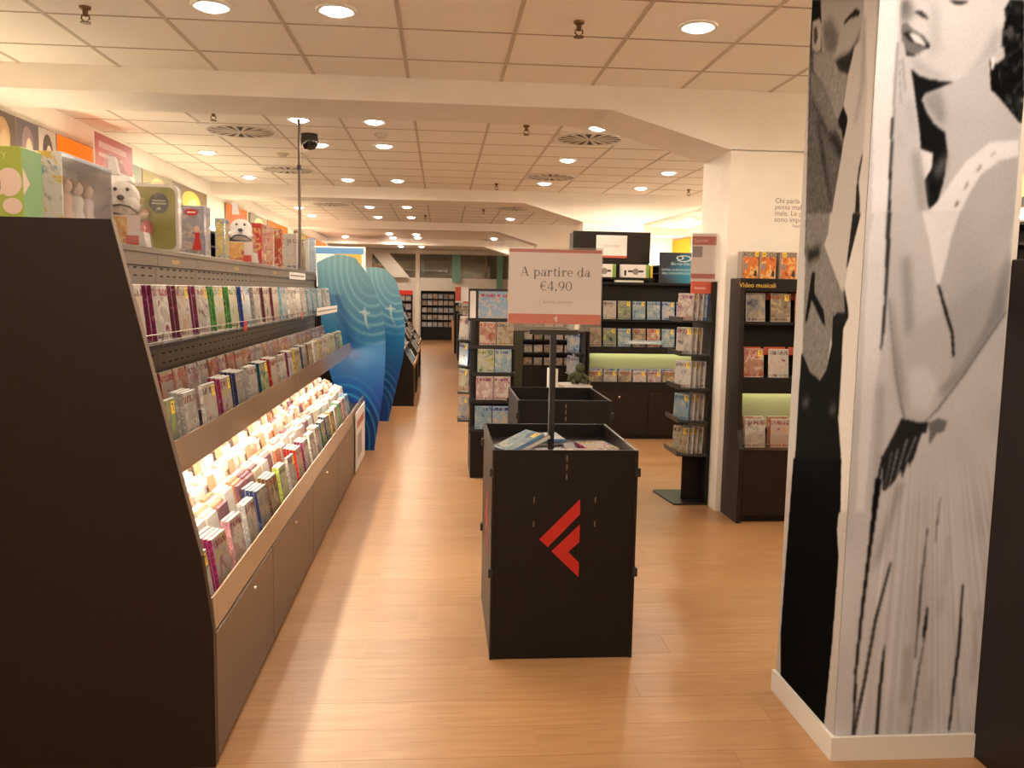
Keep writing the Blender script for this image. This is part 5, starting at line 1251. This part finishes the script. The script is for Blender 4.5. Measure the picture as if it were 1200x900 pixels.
B('end_rack_back', 1.44, 1.455, 8.46, 9.10, 0.55, 1.45, M['wenge'])
for r, z in enumerate((0.66, 0.90, 1.14)):
    B('end_shelf', 1.335, 1.44, 8.46, 9.05, z - 0.012, z, M['blackmetal'])
    for c in range(2):
        dvd('blue' if c == 0 or r != 1 else 'sky', (1.380, 8.72 + c * 0.17, z + 0.0005), -math.pi / 2 + 0.7, 0.05, False, 'on the end rack of the disc gondola', 'discs on the end rack')
stack('white_book', 'tall white book leaning out of the end rack of the disc gondola', 1.368, 8.555, 1.1405, 0.012, 0.16, 0.26, M['paper'], pageW, 0.6, 'book').rotation_euler = (0, 0.20, 0.1)
# console cartons
def console(label, x, w, m):
    q = thing('console_carton', label, 'box', (x, 8.90, 1.6755))
    obj('carton', MB().cbox(-w / 2, w / 2, -0.06, 0.06, 0, 0.135, 0.002), M['paper'], q)
    obj('end_stripe', MB().box(w / 2 - 0.035, w / 2 + 0.001, -0.061, 0.0, 0, 0.1355), mat('green stripe', (0.20, 0.36, 0.05), 0.4), q)
    obj('picture', MB().box(-w * 0.28, w * 0.28, -0.0612, -0.06, 0.055, 0.075), M['ink'], q)
    obj('picture', MB().prism(disc(0, 0.062, 0.032, 0.034), 'y', -0.0616, -0.0606), M['greyink'], q)
    obj('logo', MB().box(-w * 0.42, -w * 0.34, -0.0612, -0.06, 0.02, 0.075), M['ink'], q)
console('white console carton with green end beside the console sign', 1.69, 0.24, 0)
console('white console carton with dark picture under the console sign', 2.02, 0.29, 1)
q = thing('green_game', 'small lime green game case at the end of the console shelf', 'game', (2.19, 8.91, 1.6755)); obj('case', MB().cbox(-0.012, 0.012, -0.065, 0.065, 0, 0.13, 0.001), mat('lime case', (0.30, 0.42, 0.05), 0.3), q); obj('sleeve', MB().box(-0.010, 0.010, -0.066, -0.065, 0.004, 0.126), M['yellow'], q)
stack('yellow_leaflet', 'pale yellow leaflet lying on the disc gondola top', 1.95, 8.86, 1.6255, 0.30, 0.10, 0.02, mat('pale yellow paper', (0.70, 0.62, 0.25), 0.5), pageW, 0, 'leaflet')
q = thing('console_sign', 'white sign reading CONSOLE with red foot band', 'sign', (1.80, 9.049, 1.885))
bb = obj('board', MB().box(-0.165, 0.165, 0.0, 0.012, 0, 0.235), M['paper'], q)
obj('bottom_band', MB().box(-0.165, 0.165, -0.001, 0.0, 0, 0.022), M['signred'], bb)
serif('CONSOLE', M['greyink'], bb, (0, -0.001, 0.11), 0.036, 0.06)
# discs facing out on the shelves
where = ['on disc gondola upper shelf', 'on disc gondola middle shelf', 'in the disc gondola tray']
ks = [['blue', 'white', 'teal', 'sky', 'sky', 'blue', 'sky', 'blue'], ['brown', 'teal', 'sky', 'brown', 'orange', 'sky', 'blue', 'sky'], ['brown', 'silver', 'brown', 'white', 'pink', 'brown', 'blue', 'sky']]
for r, (z, y) in enumerate(((1.2405, 8.83), (0.9555, 8.79), (0.52, 8.69))):
    for c in range(8):
        x = 1.60 + c * 0.156
        for d in range(1 if r < 2 else 2):
            dvd(ks[r][c] if d == 0 else 'blue', (x, y + 0.018 * d + (0.04 if r == 2 else 0) * d, z + (0.02 * d if r == 2 else 0)), 0, 0.10, d == 0 and (c + r) % 3 != 1, where[r], 'discs on the disc gondola')
q = thing('leaflet_strip', 'pale blue shelf strip in front of the middle shelf discs', 'label', (2.1, 8.755, 0.985)); obj('strip', MB().box(-0.19, 0.20, 0, 0.002, 0, 0.04), mat('pale blue strip', (0.35, 0.50, 0.62), 0.4), q); obj('print', MB().box(-0.15, 0.15, -0.0005, 0, 0.014, 0.024), M['paper'], q)
# blu-ray board on the gondola top
q = thing('disc_poster', 'blue poster board with the Blu-ray Disc logo on the gondola top', 'sign', (2.455, 8.80, 1.6255))
n1, n2 = 40, 30; U, V = np.meshgrid(np.linspace(-0.195, 0.195, n1), np.linspace(0, 0.315, n2))
a = np.clip(1.15 * (U + 0.195) / 0.39 - 0.55 * np.abs(V - 0.10) / 0.2, 0, 1)[..., None]
C = np.array(S(24, 34, 52)) * (1 - a) + np.array(S(24, 140, 176)) * a
bb = obj('board', MB().box(-0.197, 0.197, 0.001, 0.012, 0, 0.317), M['blackmetal'], q)
link('print', grid_mesh('print', np.stack([U, np.zeros_like(U), V], -1), C, M['standee']), bb)
pw = mat('pale poster print', (0.55, 0.66, 0.72), 0.5)
mb = MB()
P = []; _ring(P, 0.06, 0.255, 0.085, 0.034, 0.018, 0.009, -150, 120, 20); _ring(P, 0.02, 0.262, 0.040, 0.022, 0.016, 0.008, 0, 360, 16)
for s4 in P:
    ar = sum(s4[i][0] * s4[(i + 1) % 4][1] - s4[(i + 1) % 4][0] * s4[i][1] for i in range(4)); s4 = s4 if ar > 0 else s4[::-1]
    mb.face([(p[0], -0.001, p[1]) for p in s4])
obj('logo', mb, pw, bb)
letters('Blu-ray Disc', pw, bb, (0.03, -0.001, 0.188), 0.042, align='CENTER')
letters('ENTRA LA RIVOLUZIONE', pw, bb, (0.0, -0.001, 0.128), 0.030, align='CENTER')
letters('DELL\u2019ALTA DEFINIZIONE', pw, bb, (0.0, -0.001, 0.092), 0.030, align='CENTER')

# ================================================================ SLIM DVD STAND BESIDE THE COLUMN
t = thing('slim_stand', 'slim black floor stand of tilted DVD trays beside the column', 'rack', (1.90, 6.0, 0))
obj('base_plate', MB().prism([(-0.22, -0.11), (-0.27, 0.30), (-0.255, 0.33), (0.025, 0.33), (0.025, -0.11)], 'z', 0, 0.012), M['blackmetal'], t)
obj('upright', MB().cbox(0.0, 0.025, -0.12, 0.34, 0.012, 1.60, 0.002), M['black'], t)
obj('brace', MB().cbox(-0.13, 0.0, 0.02, 0.04, 0.012, 0.36, 0.002), M['wenge'], t)
hd = obj('header', MB().cbox(-0.14, 0.0, -0.07, -0.045, 1.515, 1.60, 0.001), M['signred'], t)
letters('horror', M['paper'], hd, (-0.12, -0.071, 1.545), 0.03)
trays = [(1.33, [('pink', 'pink', 'silver', 'blue')]), (1.09, [('silver', 'silver', 'brown')]), (0.85, [('white', 'white', 'silver', 'white')]), (0.615, [('sky', 'white', 'silver', 'white')]), (0.375, [('yellow', 'white', 'maroon', 'white')])]
for r, (z, ks_) in enumerate(trays):
    obj('tray', MB().prism([(-0.215, -0.13), (-0.06, -0.15), (0.0, -0.14), (0.0, 0.22), (-0.215, 0.22)], 'z', z - 0.015, z - 0.006), M['blackmetal'], t)
    obj('tray_lip', MB().cbox(-0.218, -0.212, -0.13, 0.22, z - 0.015, z + 0.02, 0.001), M['blackmetal'], t)
    for c, k in enumerate(ks_[0]):
        dvd(k, (1.90 - 0.166 + c * 0.036, 5.965 + 0.004 * c + 0.01, z - 0.0055), -0.95, 0.05, c < 3 and r != 0 or c == 1, 'on slim stand tray %s' % ['one', 'two', 'three', 'four', 'five'][r], 'DVDs on the slim stand')
q = thing('film_sign', 'rose framed film notice standing on the slim stand', 'sign', (1.840, 5.940, 1.6002), -0.10)
bb = obj('board', MB().box(-0.085, 0.085, -0.003, 0.003, 0, 0.335), M['signpaper'], q)
obj('top_band', MB().box(-0.085, 0.085, -0.0036, -0.003, 0.255, 0.315), M['signrose'], bb); obj('bottom_band', MB().box(-0.085, 0.085, -0.0036, -0.003, 0.02, 0.055), M['signrose'], bb)
obj('photo', MB().box(-0.078, -0.01, -0.0036, -0.003, 0.17, 0.245), mat('grey photo', (0.25, 0.20, 0.22), 0.5), bb)
obj('acrylic_sleeve', MB().box(-0.09, 0.09, -0.007, -0.005, 0, 0.34), M['clear'], q)
letters('horror', M['signpaper'], bb, (-0.07, -0.0042, 0.275), 0.035)

# ================================================================ MUSIC VIDEO GONDOLA
t = thing('music_gondola', 'dark music video gondola against the cream column with lit tray', 'shelving', (2.4, 5.45, 0))
def V_(name, x0, x1, y0, y1, z0, z1, m, p=t, c=0.002): return obj(name, MB().cbox(x0 - 2.4, x1 - 2.4, y0 - 5.45, y1 - 5.45, z0, z1, c), m, p)
side = [(0.265, 0.0), (-0.055, 0.0), (-0.055, 0.50), (0.0, 0.62), (0.07, 1.620), (0.265, 1.620)]
for x in (1.965, 2.80): obj('side_panel', MB().prism(side, 'x', x - 2.4, x - 2.4 + 0.03), M['wenge'], t)
V_('plinth', 1.995, 2.80, 5.45, 5.71, 0, 0.05, M['black'])
d = V_('door', 2.0, 2.40, 5.41, 5.428, 0.05, 0.49, M['wenge']); V_('door', 2.405, 2.795, 5.41, 5.428, 0.05, 0.49, M['wenge'])
V_('carcass', 1.995, 2.80, 5.428, 5.71, 0.05, 0.48, M['wenge'])
V_('tray_lip', 1.998, 2.797, 5.402, 5.408, 0.49, 0.60, M['clear'])
V_('tray_rim', 1.998, 2.797, 5.400, 5.428, 0.48, 0.495, M['wenge'])
V_('tray_floor', 1.998, 2.797, 5.430, 5.465, 0.48, 0.5045, M['wenge'])
V_('tray_step', 1.998, 2.797, 5.465, 5.52, 0.48, 0.5165, M['wenge'])
V_('back_board', 1.995, 2.80, 5.69, 5.712, 0.48, 1.60, M['black'])
V_('green_back', 1.998, 2.797, 5.675, 5.689, 0.60, 0.90, M['greenback'])
V_('light_tube', 2.03, 2.76, 5.60, 5.625, 0.875, 0.895, M['tubegreen'])
V_('shelf', 1.996, 2.798, 5.49, 5.69, 0.905, 0.965, M['black']); V_('shelf', 1.996, 2.798, 5.51, 5.69, 1.315, 1.335, M['black'])
V_('shelf_lip', 1.996, 2.798, 5.485, 5.492, 0.860, 0.965, M['black'])
V_('top_board', 1.995, 2.80, 5.53, 5.71, 1.598, 1.620, M['black'])
hd = V_('header', 1.996, 2.798, 5.515, 5.528, 1.535, 1.620, M['black'])
letters('Video musicali', M['gold'], hd, (1.955 - 2.4, 0.064, 1.562), 0.043)
for x in (2.005, 2.175, 2.345, 2.515):
    V_('tag_card', x, x + 0.15, 5.60, 5.603, 1.48, 1.53, M['signred'])
    V_('tag_card', x, x + 0.15, 5.60, 5.603, 1.11, 1.165, M['signred'])
mk = [['navy', 'brown', 'orange', 'navy'], ['orange', 'white', 'teal', 'red'], ['silver', 'red', 'orange', 'red']]
for r, (z, y) in enumerate(((1.3355, 5.545), (0.9655, 5.525), (0.505, 5.44))):
    for c in range(4):
        for d in range(1 if r < 2 else 2):
            dvd(mk[r][c] if d == 0 else ('orange' if r == 2 else mk[r][c]), (2.085 + c * 0.172, y + 0.018 * d + (0.03 * d if r == 2 else 0), z + (0.012 * d if r == 2 else 0)), random.uniform(-0.04, 0.04), 0.10, d == 0 and (c + r) % 3 == 1, ['on music gondola upper shelf', 'on music gondola lower shelf', 'in the music gondola tray'][r], 'music DVDs on the music gondola')
fire = cover_mat('flame print', [(0.62, 0.17, 0.03), (0.30, 0.03, 0.01), (0.75, 0.45, 0.15), (0.05, 0.02, 0.02)], 24, False, 0.3)
boxy = mat('grey box side', (0.30, 0.24, 0.20), 0.5)
for k, (x, l) in enumerate(((2.045, 'flame printed AC/DC box set at the open end of the music gondola top'), (2.165, 'flame printed AC/DC box set in the middle of the three'), (2.305, 'flame printed AC/DC box set nearest the poster column'))):
    q = thing('box_set', l, 'box', (x, 5.60, 1.6205))
    obj('carton', MB().cbox(-0.060, 0.055, -0.03, 0.05, 0, 0.178, 0.001), boxy, q)
    obj('front_print', MB().box(-0.048, 0.054, -0.031, -0.03, 0.002, 0.142), fire, q)
    obj('title_field', MB().box(-0.048, 0.054, -0.031, -0.03, 0.142, 0.177), mat('title field', (0.36, 0.28, 0.22), 0.5), q)
    obj('inset_picture', MB().box(-0.044, -0.018, -0.0316, -0.031, 0.06, 0.10), M['greyink'], q)
    obj('inset_picture', MB().prism([(0.022, 0.02), (0.046, 0.012), (0.044, 0.05), (0.034, 0.06)], 'y', -0.0316, -0.031), M['ink'], q)
    letters('AC/DC', M['ink'], q, (0.003, -0.0318, 0.146), 0.036, align='CENTER')
    p = obj('price_sticker', MB().box(0.028, 0.054, -0.0326, -0.032, 0.146, 0.176) if k == 0 else MB().box(-0.045, -0.017, -0.0326, -0.032, 0.146, 0.176), M['yellow'], q)
    letters('20', M['ink'], p, (0.031 if k == 0 else -0.041, -0.0328, 0.154), 0.018)

# ================================================================ FOREGROUND RIGHT: END OF ANOTHER GONDOLA
t = thing('end_gondola', 'dark brown gondola end standing against the poster column', 'shelving', (2.1, 2.0, 0))
obj('side_board', MB().cbox(-0.330, -0.30, -0.9, 0.548, 0.0, 1.63, 0.003), M['wenge'], t)
obj('carcass', MB().box(-0.30, 0.30, -0.9, 0.545, 0, 0.45), M['wenge'], t)
obj('back_board', MB().box(-0.02, 0.02, -0.9, 0.545, 0.45, 1.6), M['wenge'], t)
obj('side_board', MB().cbox(0.30, 0.33, -0.9, 0.548, 0.0, 0.7, 0.003), M['wenge'], t)
for z in (0.8, 1.15): obj('shelf', MB().box(0.02, 0.25, -0.88, 0.545, z, z + 0.02), M['wenge'], t)
obj('top_board', MB().box(-0.30, 0.1, -0.88, 0.545, 1.58, 1.60), M['wenge'], t)

# ================================================================ FAR AISLE
def browser(label, x, y, L, flip):
    """stepped disc browser whose sloping tiers face the aisle"""
    t = thing('disc_browser', label, 'rack', (x, y, 0))
    s = -1 if flip else 1
    pr = [(0, 0), (0, 0.52), (-0.05 * s, 0.60), (-0.13 * s, 0.74), (-0.20 * s, 0.88), (-0.36 * s, 1.24), (-0.60 * s, 1.24), (-0.60 * s, 0)]
    obj('end_panel', MB().prism(pr, 'y', 0, 0.03), M['wenge'], t); obj('end_panel', MB().prism(pr, 'y', L - 0.03, L), M['wenge'], t)
    obj('carcass', MB().prism([(-0.02 * s, 0.0), (-0.02 * s, 0.48), (-0.40 * s, 1.18), (-0.60 * s, 1.18), (-0.60 * s, 0)], 'y', 0.03, L - 0.03), M['black'], t)
    obj('edge_trim', MB().box(min(0, 0.012 * s), max(0, 0.012 * s), 0.0, L, 0.50, 0.56), M['oak'], t)
    for z in (0.535, 0.75, 0.96):
        xs = -0.02 - (z - 0.48) * 0.5429                      # the sloping board at this height
        e = sorted(((xs - 0.015) * s, (xs + 0.048) * s))
        obj('tier', MB().box(e[0], e[1], 0.03, L - 0.03, z - 0.015, z), M['black'], t)
        for c in range(int((L - 0.1) / 0.36)):
            for d in range(2):
                k2 = random.choice(['silver', 'white', 'sky', 'brown', 'silver'])
                dvd(k2, (x + (xs + 0.0085 + 0.0185 * (1 - d)) * s, y + 0.20 + c * 0.36, z + 0.0038), s * math.pi / 2, 0.497, False, 'leaning on a tier of the low browsers', 'discs on the low browsers', 'disc', 'disc_case', scale=(1.0, 1.0, 0.72))
    return t
browser('low stepped disc browser right behind the second wave standee', -0.345, 11.09, 1.6, False)
browser('low stepped disc browser in the middle of the left aisle side', -0.36, 13.4, 1.6, False)
browser('low stepped disc browser furthest down the left aisle side', -0.40, 15.3, 2.0, False)
def far_rack(label, x0, x1, y, zs, h, dvds, ph, depth=0.25, header=None):
    t = thing('wall_rack', label, 'shelving', ((x0 + x1) / 2, y, 0)); w = (x1 - x0) / 2
    obj('back_board', MB().box(-w, w, depth - 0.02, depth, 0, h), M['black'], t)
    for sx in (-w, w - 0.03): obj('side_panel', MB().box(sx, sx + 0.03, -0.02, depth, 0, h), M['black'], t)
    obj('base', MB().box(-w, w, -0.02, depth - 0.02, 0, zs[0] - 0.02), M['black'], t)
    for z in zs: obj('shelf', MB().box(-w + 0.03, w - 0.03, -0.02, depth - 0.02, z - 0.03, z), M['black'], t)
    obj('top_board', MB().box(-w, w, -0.02, depth, h, h + 0.03), M['black'], t)
    if header: obj('header', MB().box(-w, w, -0.03, -0.02, h - 0.06, h + 0.06), header, t)
    for r, z in enumerate(zs):
        x = x0 + 0.11
        while x < x1 - 0.09:
            k2 = dvds[random.randrange(len(dvds))]
            o = link('disc_case', case_me[k2], None, (x, y + 0.06, z + 0.0005), (-0.1, 0, 0), (1, 1, ph))
            link('cover', cover_me[k2], o)
            tag(o, KINDS[k2][2].replace('DVD', 'disc') + ' on ' + label.split(' with')[0].replace('black ', 'the black '), 'disc', 'discs on far racks')
            x += 0.165
    return t
far_rack('black wall rack with pale discs at the far end of the aisle', -0.62, 0.55, 26.4, [0.40, 0.62, 0.84, 1.06, 1.26], 1.47, ['white', 'silver', 'orange', 'sky', 'brown', 'silver', 'white'], 0.75)
far_rack('black corner rack with red header left of the far aisle', -1.5, -0.78, 23.6, [0.50, 0.74, 0.98, 1.22], 1.44, ['white', 'silver', 'brown', 'silver'], 0.8, header=M['red'])
t = thing('white_pillar', 'slim cream pillar between the far racks', 'pillar', (-0.70, 25.6, 0)); obj('shaft', MB().cbox(-0.06, 0.06, -0.06, 0.06, 0.1, 2.70, 0.004), M['plaster'], t); obj('base', MB().cbox(-0.07, 0.07, -0.07, 0.07, 0, 0.1, 0.004), M['plaster'], t)
t = thing('oak_counter', 'honey oak counter end at the far right of the aisle', 'counter', (0.48, 24.3, 0)); obj('body', MB().cbox(-0.16, 0.5, 0, 0.6, 0, 0.62, 0.004), M['oak'], t); obj('top', MB().cbox(-0.18, 0.52, -0.02, 0.62, 0.62, 0.66, 0.004), M['oak'], t)
for k, (x, y, L, h, l) in enumerate(((0.40, 13.65, 1.5, 0.80, 'dark disc island nearest the children tower'), (0.385, 16.25, 1.5, 0.92, 'dark disc island with pale discs second from the children tower'),
                                     (0.37, 18.45, 1.5, 0.98, 'dark disc island third from the children tower'), (0.335, 20.7, 1.5, 1.0, 'dark disc island furthest from the children tower'))):
    t = thing('disc_island', l, 'rack', (x, y, 0))
    obj('body', MB().cbox(0, 0.75, 0, L, 0, h, 0.004), M['black'], t); obj('end_board', MB().cbox(-0.01, 0.76, -0.03, 0, 0, h + 0.03, 0.003), M['black'], t)
    obj('wire_rail', MB().tube([(0.02, 0.1, h), (0.02, 0.1, h + 0.22), (0.02, L - 0.1, h + 0.22), (0.02, L - 0.1, h)], 0.006), M['blackmetal'], t)
    for c in range(4):
        for d in range(2):
            kk = ['yellow', 'white', 'silver', 'yellow'][(c + k) % 4]
            dvd(kk, (x + 0.10 + c * 0.15, y + 0.12 + d * 0.05, h + 0.001), 0, 0.2, False, 'on top of the dark disc islands', 'discs on the dark islands', 'disc', 'disc_case', scale=(1, 1, 0.8))
for x, y, z, h, l in ((0.45, 19.6, 1.0, 0.36, 'red and white notice on the third disc island'), (0.62, 18.9, 1.0, 0.34, 'white notice with red foot on the third disc island')):
    q = thing('island_notice', l, 'sign', (x, y, 0.9805)); obj('board', MB().box(-0.13, 0.13, 0, 0.01, 0.26, 0.26 + h), M['paper'], q); obj('post', MB().box(-0.01, 0.01, 0.01, 0.03, 0, 0.4), M['blackmetal'], q)
    obj('red_band', MB().box(-0.13, 0.0 if 'red and' in l else 0.13, -0.001, 0, 0.26 if 'red and' not in l else 0.30, 0.30 if 'red and' not in l else 0.26 + h), M['signred'], q)
far_rack('black centre rack with repeated titles beyond the bargain bins', 1.28, 2.15, 13.5, [0.35, 0.555, 0.76, 0.965, 1.17, 1.38], 1.6, ['brown', 'navy', 'silver', 'white'], 0.62)
t = thing('rack_end', 'dark greenish rack end panel beside the children tower', 'panel', (0.86, 9.4, 0)); obj('board', MB().cbox(-0.07, 0.05, 0, 0.04, 0, 1.55, 0.004), mat('green black laminate', (0.035, 0.035, 0.022), 0.25), t); obj('foot', MB().cbox(-0.10, 0.08, -0.06, 0.14, 0, 0.03, 0.003), M['black'], t)
# sign board of the next gondola beyond the first standee
t = thing('promo_board', 'blue and yellow promotional board rising behind the first wave standee', 'sign', (-1.02, 8.75, 0))
obj('pole', MB().box(-0.015, 0.015, 0.012, 0.035, 0.0, 1.70), M['blackmetal'], t); obj('foot', MB().cbox(-0.14, 0.14, -0.12, 0.14, 0, 0.012), M['blackmetal'], t)
bb = obj('board', MB().box(-0.26, 0.26, 0, 0.012, 1.52, 1.925), M['paper'], t)
obj('blue_field', MB().box(-0.24, 0.24, -0.001, 0, 1.85, 1.91), mat('mid blue print', (0.10, 0.26, 0.50), 0.4), bb); obj('yellow_field', MB().box(-0.05, 0.22, -0.001, 0, 1.60, 1.85), mat('amber print', (0.65, 0.38, 0.05), 0.4), bb)
obj('dark_field', MB().box(0.06, 0.14, -0.002, -0.001, 1.62, 1.80), M['greyink'], bb)
for sgn, y, x, lab in ((0, 10.5, -1.2, 'dark gondola behind the first wave standee'),):
    t = thing('rear_gondola', lab, 'shelving', (x, 8.95, 0))
    obj('carcass', MB().box(-0.40, 0.10, 0.0, 1.9, 0, 1.60), M['wenge'], t); obj('top_board', MB().cbox(-0.42, 0.12, -0.01, 1.92, 1.60, 1.63, 0.003), M['panel'], t)
    obj('shelf', MB().box(0.10, 0.28, 0.0, 1.9, 0.50, 0.52), M['wenge'], t); obj('shelf', MB().box(0.10, 0.22, 0.0, 1.9, 1.1, 1.12), M['wenge'], t)
carton('game_box', 'dark red box on the rear gondola behind the wave standees', -1.145, 10.75, 0.10, 0.08, 0.30, mat('dark red card', (0.25, 0.02, 0.02), 0.4), art('dark red print', (0.25, 0.02, 0.02), (0.1, 0.02, 0.02), (0.3, 0.05, 0.04), (0.4, 0.3, 0.25), 20), film=False, z=1.6305)
